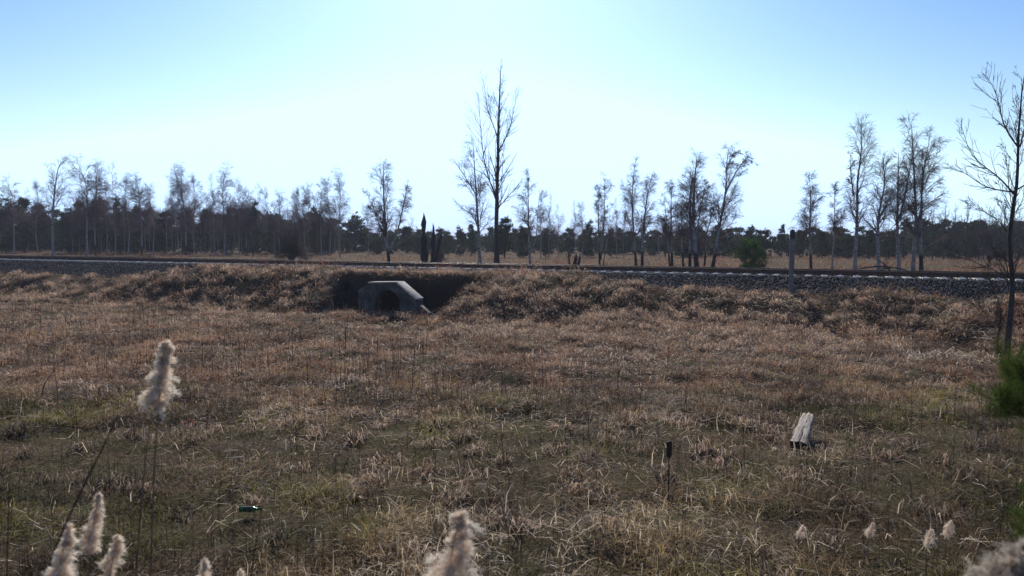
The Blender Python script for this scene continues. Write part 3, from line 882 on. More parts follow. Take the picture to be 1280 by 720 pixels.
pix_tree('birch_tree', 1041, 54, [([(1041, N), (1042, 280), (1042, 232)], 1)], 0.085, 'birch', 'birch', 'birchtwig',
         'slender faint birch second to the right of the grey post', dense=.8, group=GB)
pix_tree('birch_tree', 1070, 52, [([(1070, N), (1070, 260), (1074, 220), (1080, 190), (1079, 146)], 1), ([(1070, 245), (1066, 215), (1064, 190)], .5)], 0.15, 'birch', 'birch', 'birchtwig',
         'tall birch right of the post with a narrow dark tuft at its very top', dense=.8, limbs=[([(1071, 300), (1058, 310), (1046, 306)], .25)], group=GB)
pix_tree('birch_tree', 1100, 50, [([(1100, N), (1101, 270), (1104, 230), (1107, 192)], 1)], 0.14, 'birch', 'birch', 'birchtwig',
         'broad birch standing beside the fallen branches on the right', dense=1.1, group=GB)
pix_tree('birch_tree', 1125, 50, [([(1125, N), (1125, 285), (1122, 240), (1122, 190)], 1), ([(1125, 275), (1131, 240), (1137, 195)], .7)], 0.14, 'birch', 'birch', 'birchtwig',
         'white birch forking into two upright stems right of the fallen branches', dense=.8, group=GB)
pix_tree('birch_tree', 1142, 50, [([(1142, N), (1142, 270), (1141, 215), (1139, 150)], 1)], 0.15, 'birch', 'birch', 'birchtwig',
         'tallest of the right hand birches with a bare spire above its crown', dense=1.0, group=GB)
pix_tree('birch_tree', 1153, 49, [([(1153, N), (1154, 280), (1156, 220), (1160, 168)], 1)], 0.14, 'birch', 'birchburnt', 'birchtwig',
         'rightmost big birch, black footed, one bare limb stretching right over the meadow', limbs=[([(1156, 260), (1172, 245), (1188, 240)], .4), ([(1156, 195), (1172, 178), (1190, 176)], .35), ([(1154, 312), (1168, 304), (1182, 294)], .3)], dense=.9, group=GB)
pix_tree('birch_tree', 712, 57, [([(713, N), (710, 316), (708, 306)], 1)], 0.09, 'oak', 'char', 'twig',
         'short blackened leaning sapling beside the low black stump', dense=.4, group=GB)

# near right foreground tree
pix_tree('foreground_tree', 1262, 21.8, [([(1263, N), (1268, 350), (1267, 290), (1265, 230), (1264, 185), (1270, 105), (1278, 72)], 1)], 0.10, 'poplar', 'darkbark', 'twig',
         'dark bare young tree close by at the right edge, in front of the track', dense=0.75,
         limbs=[([(1265, 243), (1240, 222), (1222, 195), (1212, 155)], .45), ([(1266, 240), (1235, 235), (1208, 215), (1192, 208)], .4), ([(1264, 185), (1250, 160), (1240, 120), (1235, 90)], .4),
                ([(1266, 240), (1285, 225), (1305, 190)], .45), ([(1265, 185), (1280, 165), (1292, 120)], .4), ([(1267, 290), (1240, 275), (1222, 262), (1200, 250)], .3), ([(1268, 350), (1240, 335), (1215, 325), (1190, 312)], .3), ([(1267, 300), (1290, 280), (1320, 260)], .35)], cat='tree')
pix_tree('bare_sapling', 1238, 22.2, [([(1254, N), (1250, 425), (1245, 385), (1240, 340), (1243, 300)], 1)], 0.03, 'poplar', 'darkbark', 'twig',
         'thin twiggy sapling just left of the near right edge tree', dense=1.0, cat='sapling', limbs=[([(1247, 400), (1232, 385), (1222, 360)], .5)])
pix_tree('bare_sapling', 1274, 21.2, [([(1272, N), (1276, 420), (1282, 380), (1284, 330)], 1)], 0.035, 'poplar', 'darkbark', 'twig',
         'thin dark sapling just right of the near right edge tree', dense=1.0, cat='sapling')

# ---- pines
def tufts(C, D, size, per, wid):
    """needle bunches: C centres, D directions; thin triangles"""
    n = len(C)
    d = norm(D[:, None] * 0.9 + rng.normal(0, 0.55, (n, per, 3)))
    L = (size * rng.uniform(0.6, 1.2, (n, per)))[..., None]
    s = norm(np.cross(d, rng.normal(0, 1, (n, per, 3)))) * (wid * rng.uniform(0.7, 1.3, (n, per)))[..., None]
    c = C[:, None] + rng.normal(0, size * 0.15, (n, per, 3))
    V = np.stack([c - s, c + s, c + d * L], 2).reshape(-1, 3)
    return V
def pine(name, H, spread, r0, whorl, ntuft, size, per, wid, low=0.12, parent_loc=(0, 0, 0), hue=1.0, tuft_start=0.35):
    root = empty(name, parent_loc)
    P = bend_path([(0, 0, -0.1), (0.02 * H, 0, H * .5), (0, 0, H)], 12, 0.006)
    t = np.linspace(0, 1, 12); R = r0 * (1 - t * 0.93)
    Lf = lambda t, n, p: spread * (1.05 - t) ** 0.7 * rng.uniform(0.45, 1.1, (n, p)) * np.clip((t - low + 0.1) * 3.0, 0.4, 1)
    B1, R1 = side_twigs(P[None], R[None], whorl, low, 0.985, Lf, (0.95, 1.35), 5, -0.10, 0.4)
    B2, R2q = side_twigs(B1, R1, 5, 0.25, 1.0, lambda t, n, p: spread * 0.24 * rng.uniform(0.5, 1.2, (n, p)), (0.4, 0.9), 3, -0.12, 0.5)
    link_tree_mesh('trunk', [(P[None], R[None], 8)], M['pinebark'], root)
    B1[:, 0] = B1[:, 0] * np.array([0.5, 0.5, 1]) ; link_tree_mesh('branches', [(P[None], R[None] * 0.55, 4), (B1, R1, 4), (B2, R2q, 3)], M['pinebark'], root)
    src = np.concatenate([B2[:, -2:].reshape(-1, 3), B1[:, 2:].reshape(-1, 3)])
    drc = np.concatenate([np.repeat(norm(B2[:, -1] - B2[:, -2]), 2, 0), np.repeat(norm(B1[:, -1] - B1[:, -2]), 3, 0)])
    k = rng.integers(0, len(src), ntuft)
    C = src[k] + rng.normal(0, size * 0.35, (ntuft, 3)); D = norm(drc[k] + np.array([0, 0, 0.5]))
    C = np.concatenate([C, P[-3:]]); D = np.concatenate([D, np.tile([[0, 0, 1.0]], (3, 1))])
    V = tufts(C, D, size, per, wid)
    nb = len(C)
    tone = rng.uniform(0.65, 1.35, (nb, 1)) * np.array([[0.040, 0.068, 0.022]]) * hue
    o = mesh_obj('crown', V, np.arange(len(V)), np.full(len(V) // 3, 3), M['needle'], root, tint=np.repeat(tone, per * 3, 0))
    return root
GP = 'pines on the far side of the meadow'
protoP = [pine('pine_tree', 6.0, 1.9, 0.13, 54, 1100, 0.30, 6, 0.032, 0.03), pine('pine_tree', 6.0, 1.5, 0.12, 50, 900, 0.30, 6, 0.032, 0.05),
          pine('pine_tree', 6.0, 2.3, 0.14, 54, 1200, 0.32, 6, 0.036, 0.08), pine('pine_tree', 6.0, 1.7, 0.12, 30, 520, 0.34, 6, 0.035, 0.35)]
usedP = [False] * 4
def put(protos, used, k, px, ptop, Y, label, cat, group, h0, wide=1.0, rz=None):
    b = loc_at(px, Y); top = at(px, ptop, Y).z
    o = protos[k] if not used[k] else copy_tree(protos[k])
    used[k] = True
    s = (top - b.z) / h0
    o.location = b; o.scale = (s * wide, s * wide, s); o.rotation_euler = (0, 0, rng.uniform(0, 6.28) if rz is None else rz)
    tag(o, label, cat, group)
    return o
pines = [
 (8, 250, 98, 1.2, 'dark pine at the left edge of the picture, under the leftmost birch twigs'),
 (30, 252, 99, 1.3, 'dark rounded pine between the left edge and the crooked birch'),
 (50, 260, 101, 1.2, 'dark pine directly left of the crooked birch that bends right at its tip'),
 (85, 262, 99, 1.2, 'dark pine directly right of the crooked birch, with a gap of sky beside it'),
 (100, 256, 98, 1.2, 'tall dark pine under the leaning birch left of the first clump'),
 (124, 254, 99, 1.2, 'broad dark pine filling the space under the first big birch clump'),
 (150, 250, 100, 1.0, 'spiky dark pine inside the first birch clump on the left'),
 (172, 262, 99, 1.1, 'low dark pine under the dense right half of the first birch clump'),
 (206, 268, 99, 1.3, 'low dark pine in the gap between the first and second birch clumps'),
 (232, 262, 101, 1.2, 'dark pine below the tall narrow birch of the second clump'),
 (258, 266, 102, 1.2, 'dark pine among thin trunks right of the second birch clump'),
 (290, 264, 102, 1.1, 'dark pine left of the tall pointed pine in the left wood'),
 (316, 255, 95, 0.9, 'tall pointed dark pine rising highest in the right half of the left wood'),
 (340, 276, 100, 1.2, 'low dark pine right of the tall pointed one'),
 (378, 276, 101, 1.2, 'low dark pine just right of the round dark bush'),
 (396, 262, 100, 1.0, 'dark pine beneath the birches at the right end of the left wood'),
 (414, 276, 104, 1.2, 'low dark pine at the right end of the left birch wood'),
 (508, 286, 104, 1.1, 'dark pine between the bushy black footed birch and the tall charred stump'),
 (575, 285, 98, 1.2, 'dark pine between the charred stumps and the long limbed birch'),
 (589, 283, 100, 1.0, 'dark pine directly behind the long limbed birch'),
 (631, 276, 84, 1.1, 'dark pine directly right of the trunk of the tallest tree'),
 (654, 284, 88, 1.3, 'dark round pine behind the small forked birch right of the tallest tree'),
 (682, 292, 94, 1.2, 'small dark pine between the small forked birch and the low black stump'),
 (712, 288, 96, 1.2, 'dark pine behind the low black stump'),
 (735, 278, 92, 1.2, 'dark pine with rounded top behind the slim twin stemmed birch, on its left'),
 (764, 288, 94, 1.2, 'dark pine behind the slim twin stemmed birch, on its right'),
 (832, 284, 96, 1.0, 'dark pine showing behind the left end of the thick birch clump'),
 (876, 286, 96, 1.2, 'dark pine behind the thickest white birch trunk'),
 (896, 284, 92, 1.2, 'dark pine behind the trunk of the drooping birch'),
 (935, 291, 92, 1.3, 'dark pine directly above and behind the small green pine'),
 (977, 284, 88, 0.9, 'thin layered dark conifer left of the grey post'),
 (1000, 290, 88, 1.3, 'dark pine directly right of the top of the grey post'),
 (1028, 292, 86, 1.3, 'dark pine between the first two birches right of the post'),
 (1062, 293, 86, 1.2, 'dark pine left of the foot of the tuft topped birch'),
 (1088, 290, 84, 1.3, 'dark rounded pine between the tuft topped birch and the fallen branches'),
 (1112, 292, 84, 1.3, 'dark rounded pine behind the fallen branches'),
]
for i, (px, pt, Y, w, lab) in enumerate(pines):
    k = i % 3 if lab.find('thin layered') < 0 else 3
    put(protoP, usedP, k, px, pt, Y, lab, 'pine tree', GP, 6.0, w)
# the light green young pine just beyond the track
b = loc_at(938, 46)
yp = pine('young_pine', at(938, 305, 46).z - b.z, 1.35, 0.05, 46, 1100, 0.22, 6, 0.013, 0.0, b, hue=np.array([[2.0, 2.1, 1.6]]))
tag(yp, 'small bright green young pine just beyond the track left of the grey post', 'young pine')

# far wood, merged (stuff)
def mesh_arrays(o):
    me = o.data
    v = np.empty(len(me.vertices) * 3, dtype=np.float32); me.vertices.foreach_get('co', v)
    li = np.empty(len(me.loops), dtype=np.int32); me.loops.foreach_get('vertex_index', li)
    lt = np.empty(len(me.polygons), dtype=np.int32); me.polygons.foreach_get('loop_total', lt)
    t = None
    if 'tint' in me.attributes:
        t = np.empty(len(me.vertices) * 4, dtype=np.float32); me.attributes['tint'].data.foreach_get('color', t); t = t.reshape(-1, 4)[:, :3]
    return v.reshape(-1, 3), li, lt, t
def merge(name, proto_parts, places, material, label, cat):
    Vs, Fs, Ls, Ts, n = [], [], [], [], 0
    for k, loc, s, wd, rz in places:
        v, li, lt, t = proto_parts[k]
        c_, s_ = math.cos(rz), math.sin(rz)
        q = v * np.array([s * wd, s * wd, s]); q = np.stack([q[:, 0] * c_ - q[:, 1] * s_, q[:, 0] * s_ + q[:, 1] * c_, q[:, 2]], -1) + np.array(loc)
        Vs.append(q); Fs.append(li + n); Ls.append(lt); n += len(v)
        if t is not None: Ts.append(t)
    o = mesh_obj(name, np.concatenate(Vs), np.concatenate(Fs), np.concatenate(Ls), material, tint=np.concatenate(Ts) if Ts else None)
    return tag(o, label, cat, kind='stuff')
farp = [pine('pine_tree', 6.0, 2.1 + .3 * q, 0.13, 30, 260, 0.55, 5, 0.10, 0.0) for q in range(3)]
pcf = [mesh_arrays([c for c in p.children if c.name.startswith('crown')][0]) for p in farp]
for p in farp:
    for c in list(p.children): bpy.data.objects.remove(c)
    bpy.data.objects.remove(p)
pc = [mesh_arrays([c for c in p.children if c.name.startswith('crown')][0]) for p in protoP]
pt_ = [mesh_arrays([c for c in p.children if c.name.startswith('trunk')][0]) for p in protoP]
pl = []
for i in range(900):
    px = rng.uniform(-420, 1700)
    Y = rng.uniform(103, 150) - (14 if px > 850 else 0)
    if px < 450: top = rng.choice([270, 280, 288, 294]) + rng.uniform(-4, 4)
    elif px < 1130: top = 298 - 13 * rng.random() ** 2.2
    else: top = rng.uniform(278, 292)
    b = loc_at(px, Y); s = (at(px, top, Y).z - b.z) / 6.0
    pl.append((int(rng.integers(0, 3)), b, s, rng.uniform(0.9, 1.7), rng.uniform(0, 6.28)))
merge('far_pine_wood', pcf, pl, M['needle'], 'dark mass of young pines closing off the meadow', 'woodland')
merge('far_pine_trunks', pt_, pl[:300], M['pinebark'], 'dim trunks inside the far dark pine mass', 'woodland')

# ---- birch prototypes for the left wood and the background
def proto_birch(kind):
    H = 10.0; q = rng.normal(0, 0.25, 6)
    root = bare_tree('birch_tree', (0, 0, 0), [([(0, 0, -0.1), (q[0] * .6, q[1] * .6, H * .35), (q[2], q[3], H * .7), (q[4] * 1.6, q[5], H)], 1)], 0.095 if kind else 0.085,
                     'birch', M['birch'] if kind != 2 else M['birchburnt'], M['birchtwig'], dense=(0.8, 1.1, 1.5, 0.95)[kind])
    return root
protoB = [proto_birch(0), proto_birch(1), proto_birch(2), proto_birch(3)]
usedB = [False] * 4
GL_ = 'birches of the left wood'
left = [
 (17, 224, 90, 1, 1.1, 'pale birch nearest the left edge of the picture, with faint drooping twigs'),
 (47, 228, 96, 3, 1.0, 'faint birch left of the crooked birch whose tip bends right'),
 (108, 200, 88, 1, 1.2, 'tall birch left of the dark forked birch in the first clump'),
 (119, 197, 89, 2, .8, 'dark stemmed tall birch in the middle of the first clump on the left'),
 (133, 232, 96, 3, .8, 'thin birch just right of the dark stemmed tall one in the first clump'),
 (144, 207, 92, 0, .8, 'straight slender tall birch, third tall one in the first clump'),
 (160, 222, 92, 3, .9, 'birch left of the densest crown in the first clump'),
 (177, 214, 89, 2, 1.2, 'birch with the densest crown, right half of the first clump'),
 (191, 232, 92, 3, .9, 'last birch at the right end of the first clump'),
 (223, 212, 94, 0, .8, 'slim birch tight on the left of the second clump'),
 (232, 202, 88, 2, .95, 'tallest narrow birch of the second clump on the left'),
 (243, 220, 94, 3, .8, 'birch tight on the right of the second clump'),
 (268, 221, 94, 0, .8, 'slender birch between the second and third clumps'),
 (280, 208, 92, 1, .9, 'tallest birch of the third clump, above the pines'),
 (299, 226, 94, 3, .9, 'birch right of the tallest in the third clump'),
 (308, 236, 94, 2, .9, 'dense low crowned birch left of the tall pointed pine'),
 (324, 232, 96, 0, .7, 'lone thin birch spire just right of the tall pointed pine'),
 (350, 238, 94, 1, .9, 'small round birch left of the dark round bush'),
 (359, 250, 96, 0, .8, 'short thin birch directly above the dark round bush'),
 (381, 227, 92, 2, .9, 'dense birch right of the dark round bush'),
 (402, 226, 94, 1, .8, 'birch left of the last tall birch of the left wood'),
 (412, 224, 96, 3, .8, 'faint birch touching the last tall birch of the left wood on its left'),
 (425, 213, 88, 1, .8, 'last tall birch standing free at the right end of the left wood'),
 (460, 244, 96, 0, .7, 'faint small birch left of the bushy black footed birch'),
 (676, 240, 84, 3, .7, 'faint slim birch close on the right of the small forked birch'),
 (686, 246, 88, 0, .7, 'faint slim birch midway between the small forked birch and the low black stump'),
 (698, 258, 92, 0, .8, 'faint slim birch just left of the low black stump'),
 (719, 254, 88, 0, .7, 'faint thin birch rising behind the low black stump'),
 (728, 254, 88, 3, .8, 'faint thin birch just right of the low black stump'),
 (771, 250, 84, 0, .7, 'faint birch right of the slim twin stemmed birch'),
 (780, 244, 82, 3, .6, 'faint birch close left of the upright black footed pair'),
 (823, 262, 84, 0, .8, 'faint thin birch between the black footed pair and the thick clump'),
 (924, 284, 84, 0, .9, 'small faint birch behind the green young pine, on its left'),
]
for px, ptp, Y, k, w, lab in left:
    put(protoB, usedB, k, px, ptp, Y, lab, 'birch tree', GL_ if px < 440 else 'faint birches on the meadow behind', 10.0, w * 1.15)
# many thin look-alike trunks of the left wood
for i, px in enumerate([112, 127, 138, 151, 156, 165, 170, 182, 187, 196, 209, 215, 219, 227, 238, 251, 257, 263, 273, 286, 293, 303, 312, 333, 343, 367, 372, 388, 396, 407, 418, 2, 36, 90, 99]):
    put(protoB, usedB, int(rng.choice([0, 3])), px + rng.uniform(-1, 1), rng.uniform(232, 262), rng.uniform(92, 106),
        'thin pale birch trunk among many alike in the left wood', 'birch tree', 'thin look alike birches of the left wood', 10.0, 0.8)

# crooked birch whose tip bends right
pix_tree('birch_tree', 66, 84, [([(66, N), (66, 270), (66, 240), (68, 222), (70, 212), (76, 202), (84, 198), (88, 200)], 1)], 0.17, 'birch', 'birch', 'birchtwig',
         'crooked birch near the left edge whose tip bends over to the right', dense=.8)

# brown bare wood at the right edge
def proto_oak(): 
    return bare_tree('bare_tree', (0, 0, 0), [([(0, 0, -0.1), (0.2, 0.1, 3), (-0.1, 0.2, 6), (0.1, 0, 8)], 1)], 0.15, 'oak', M['darkbark'], M['twig'], dense=1.0)
protoO = [proto_oak(), proto_oak(), proto_oak()]
usedO = [False] * 3
rw = [(1166, 262, 'dark bare tree just right of the rightmost big birch'), (1180, 250, 'dark bare tree at the left end of the brown wood on the right'),
      (1194, 256, 'dark bare tree in the brown wood, under the lowest long limb of the near tree'), (1209, 252, 'dark bare broad tree in the brown wood left of the near tree'),
      (1224, 262, 'dark bare low tree in the brown wood left of the near tree'), (1240, 258, 'dark bare tree in the brown wood close left of the near trunk'),
      (1256, 250, 'dark bare tree in the brown wood right behind the near trunk'), (1274, 258, 'dark bare tree in the brown wood at the very right edge')]
for i, (px, tp, lab) in enumerate(rw):
    put(protoO, usedO, i % 3, px, tp, 78 + (i * 5) % 9, lab, 'bare tree', 'bare trees of the brown wood on the right', 8.0, 0.8)
oc = [mesh_arrays([c for c in p.children if c.name.startswith('crown')][0]) for p in protoO]
ot = [mesh_arrays([c for c in p.children if c.name.startswith('trunk')][0]) for p in protoO]
pl = []
for i in range(70):
    px = rng.uniform(1165, 1700) if i > 12 else rng.uniform(1120, 1280)
    Y = rng.uniform(84, 112); b = loc_at(px, Y)
    pl.append((int(rng.integers(0, 3)), b, (at(px, rng.uniform(262, 284), Y).z - b.z) / 8.0, 1.0, rng.uniform(0, 6.28)))
merge('bare_wood', [oc[k] for k in range(3)], pl, M['twig'], 'brown haze of bare twigs of the wood on the right', 'woodland')
merge('bare_wood_trunks', [ot[k] for k in range(3)], pl, M['darkbark'], 'dark trunks deep inside the wood on the right', 'woodland')

# dark round bush beyond the track
def bush(name, loc, H, W, n, m_, label, cat):
    root = empty(name, loc)
    az = rng.uniform(0, 2 * np.pi, n); el = np.arccos(rng.uniform(0.1, 1, n))
    d = np.stack([np.cos(az) * np.sin(el) * W, np.sin(az) * np.sin(el) * W, np.cos(el) * H * 1.0], -1)
    K = 5; t = np.linspace(0, 1, K)
    P = d[:, None] * t[None, :, None] + rng.normal(0, 0.02 * H, (n, K, 3)) * t[None, :, None]
    P[..., 2] += H * 0.22 * np.sin(t * 3.14)[None] * (el / 1.6)[:, None]
    R = np.full((n, K), 0.016) * (1 - 0.7 * t)
    B2, R2q = side_twigs(P, R, 8, 0.25, 1, lambda t, n_, p: H * 0.26 * rng.uniform(0.4, 1.2, (n_, p)), (0.3, 0.9), 4, 0.0, 0.7)
    B3, R3 = side_twigs(B2, R2q, 5, 0.25, 1, lambda t, n_, p: H * 0.14 * rng.uniform(0.4, 1.2, (n_, p)), (0.3, 0.9), 3, 0.0, 0.8)
    link_tree_mesh('stems', [(P, R, 4)], m_, root)
    link_tree_mesh('twigs', [(B2, np.maximum(R2q, .005), 3), (B3, np.maximum(R3, .005), 3)], m_, root)
    return tag(root, label, cat)
b = loc_at(364, 64)
bush('bare_bush', b, at(364, 288, 64).z - b.z, 1.15, 90, M['darkbark'], 'dark round bare bush just beyond the track on the left', 'bush')
b = loc_at(551, 62)
bush('bare_bush', b, 1.3, 0.5, 30, M['darkbark'], 'small twiggy bush right of the leaning charred stump', 'bush')

# fallen branches on the right
fb = empty('fallen_branches', loc_at(1112, 47))
for nm_, p in (('branch', [(-1.6, 0, .35), (-.4, .1, .5), (.9, 0, .3), (1.6, .1, .1)]), ('branch', [(-.7, .2, .1), (.1, .1, .45), (1.2, .3, .25)]), ('branch', [(.2, 0, .1), (-.3, .1, .7), (-.9, .1, .95)])):
    Pm = bend_path(p, 9, 0.02)
    Rm = 0.055 * (1 - np.linspace(0, .8, 9))
    B2, R2q = side_twigs(Pm[None], Rm[None], 8, .2, 1, lambda t, n_, p_: rng.uniform(.3, .7, (n_, p_)), (.4, .9), 4, 0, .5)
    link_tree_mesh(nm_, [(Pm[None], Rm[None], 6), (B2, R2q, 4)], M['darkbark'], fb)
tag(fb, 'tangle of fallen dark branches lying between two birches on the right', 'branches')

# charred stumps
def stump(px, Y, pl, r0, label):
    base = loc_at(px, Y)
    pts = []
    for (a_, b_) in pl:
        q = at(a_, b_, Y) if b_ is not None else loc_at(a_, Y)
        pts.append((q.x - base.x, 0.0, q.z - base.z - (0.1 if b_ is None else 0)))
    P = bend_path(pts, 10, 0.012); t = np.linspace(0, 1, 10)
    R = r0 * (1 - 0.42 * t) * rng.uniform(.75, 1.15, 10); R[-1] *= 0.6; R[-2] *= 0.85
    root = empty('charred_stump', base)
    v, q = tubes(P[None], R[None], 9)
    v = v + rng.normal(0, r0 * 0.17, v.shape)
    v[-9:, 2] += rng.uniform(-0.5, 0.45, 9); v[-18:-9, 2] += rng.uniform(-0.2, 0.2, 9)
    mesh_obj('trunk', v, q.ravel(), np.full(len(q), 4), M['char'], root)
    B2, R2q = side_twigs(P[None], R[None], 3, .35, .95, lambda t, n_, p_: rng.uniform(.1, .35, (n_, p_)), (.4, .9), 3, 0, .25)
    link_tree_mesh('broken_snag', [(B2, R2q, 4)], M['char'], root)
    return tag(root, label, 'stump', 'charred stumps beyond the track')
stump(531, 56, [(531, N), (530, 300), (530, 271)], 0.24, 'tallest charred stump, a black pillar snapped to a point')
stump(541, 56, [(540, N), (541, 310), (542, 286)], 0.17, 'black charred stump in the middle, left arm of the V shaped pair')
stump(546, 56, [(543, N), (547, 312), (552, 293)], 0.17, 'black charred stump leaning right, right arm of the V shaped pair')
stump(719, 55, [(719, N), (719, 322)], 0.17, 'low black stump beyond the track, left one of two side by side')
stump(724, 55, [(723, N), (725, 319)], 0.11, 'low thin black stump beyond the track, right one of two side by side')

# ------------------------------------------------------------------ man-made things
pz = at(989, 352, 30.2)
gz = float(height(np.array([pz.x]), np.array([pz.y]))[0]); ub, vb = uv_of(pz.x, pz.y)
gz = max(gz, float(bal_z(np.array([ub]), np.array([vb]))[0]))
post = tag(empty('marker_post', (pz.x, pz.y, gz), 0.25), 'square grey concrete post with dark top standing in the ballast', 'post')
hp = at(989, 287, 30.2).z - gz
mb = MB(); mb.prism([(-.075, -.3), (.075, -.3), (.07, hp - .35), (-.07, hp - .35)], -.07, .07); mb.build('shaft', M['post'], post, bevel=.012)
mb = MB(); mb.prism([(-.07, hp - .349), (.07, hp - .349), (.066, hp - .04), (.03, hp), (-.03, hp), (-.066, hp - .04)], -.07, .07); mb.build('painted_top', M['posttop'], post, bevel=.008)

pr_ = at(835, 634, 9.9); gz = float(height(np.array([pr_.x]), np.array([pr_.y]))[0])
rod = tag(empty('iron_stake', (pr_.x, pr_.y, gz), 0.1), 'thin rusty iron stake with a small flat head in the foreground grass', 'stake')
hr = at(835, 551, 9.9).z - gz
mb = MB(); mb.tube([(0, 0, -.15), (.004, 0, hr * .5), (0.0, 0, hr - .15)], .009, 8); mb.build('rod', M['iron'], rod)
mb = MB(); mb.prism([(-.03, hr - .19), (-.012, hr - .22), (.016, hr - .215), (.034, hr - .18), (.036, hr - .01), (.01, hr), (-.034, hr - .015)], -.012, .012); mb.build('flat_head', M['iron'], rod, bevel=.003)

# split log
A_ = at(997, 571, 12.3); gz = float(height(np.array([A_.x]), np.array([A_.y]))[0])
logo = tag(empty('split_log', (A_.x, A_.y, gz + 0.0), math.radians(-12)), 'short weathered grey split log with a deep crack lying in the grass', 'log')
logo.rotation_euler = (math.radians(11), math.radians(5), math.radians(-26))
Lg = 1.25; K = 13
top = [(q[0] * .70, q[1] * .85) for q in [(-.17, .0), (-.176, .185), (-.12, .204), (-.05, .203), (-.012, .205), (0, .1), (.012, .205), (.06, .208), (.12, .205), (.172, .190), (.168, 0), (.08, -.02), (-.08, -.02)]]
V = []; ny = 12
for j in range(ny + 1):
    t = j / ny
    for i, (x_, z_) in enumerate(top):
        wx = 1 - 0.22 * t
        zz = z_
        if i == 5: zz = 0.13 + 0.078 * sst(0.45, 0.7, t)
        if j == ny: zz = zz * (0.72 + 0.3 * (i % 3) / 2)
        if 4 <= i <= 6:
            cw = (1 - float(sst(0.25, 0.62, t)))
            x_ = 0.008 * math.sin(j * 2.3) + 0.016 - 0.012 * t + (i - 5) * 0.007 * cw + (i - 5) * 0.002
            zz = 0.176 if i != 5 else 0.176 - 0.045 * cw
        V.append((x_ * wx + 0.006 * math.sin(i * 5 + j * 1.3), t * Lg + (0.03 * math.sin(i * 2.1) if j in (0, ny) else 0), float(zz) * (1 - .12 * t) + 0.006 * math.sin(i * 3.3 + j * 2.1)))
Fc = [(j * K + i, (j + 1) * K + i, (j + 1) * K + (i + 1) % K, j * K + (i + 1) % K) for j in range(ny) for i in range(K)]
mb = MB(); mb.add(V, Fc + [tuple(ny * K + i for i in range(K))[::-1]]); mb.build('split_body', M['wood'], logo)
mb = MB(); mb.add([V[i] for i in range(K)], [tuple(range(K))]); e_ = mb.build('sawn_end', M['woodend'], logo)

# green bottle
B_ = at(312, 655, 9.4); gz = float(height(np.array([B_.x]), np.array([B_.y]))[0])
bt = tag(empty('glass_bottle', (B_.x, B_.y, gz + .085), 0), 'green glass bottle lying in the grass at lower left', 'bottle')
bt.rotation_euler = (math.radians(10), math.radians(88), math.radians(8))
mb = MB(); mb.tube([(0, 0, -.12), (0, 0, -.115), (0, 0, .03), (0, 0, .06), (0, 0, .085), (0, 0, .14)], [.030, .034, .034, .027, .015, .0135], 16); mb.build('glass_body', M['glass'], bt, smooth=True)
mb = MB(); mb.tube([(0, 0, .1405), (0, 0, .155)], .016, 12); mb.build('cap', M['posttop'], bt)
mb = MB(); mb.tube([(0, 0, -.05), (0, 0, .02)], .0352, 16, cap=False); mb.build('label_band', M['posttop'], bt)
# orange scrap
O_ = at(234, 533, 14.0); gz = float(height(np.array([O_.x]), np.array([O_.y]))[0])
xs3, ys3 = np.meshgrid(np.linspace(-.13, .13, 9), np.linspace(-.09, .09, 7))
Zs = .04 * np.sin(xs3 * 30 + ys3 * 14) + .03 * np.sin(ys3 * 44)
I = np.arange(63).reshape(7, 9); Q = np.stack([I[:-1, :-1], I[:-1, 1:], I[1:, 1:], I[1:, :-1]], -1).reshape(-1, 4)
o = mesh_obj('plastic_scrap', np.stack([xs3, ys3, Zs], -1).reshape(-1, 3), Q.ravel(), np.full(len(Q), 4), M['red'])
o.location = (O_.x, O_.y, gz + .05); o.rotation_euler = (.5, .1, .4)
sm = o.modifiers.new('thick', 'SOLIDIFY'); sm.thickness = .003
tag(o, 'crumpled orange plastic scrap caught in the grass at left', 'litter')

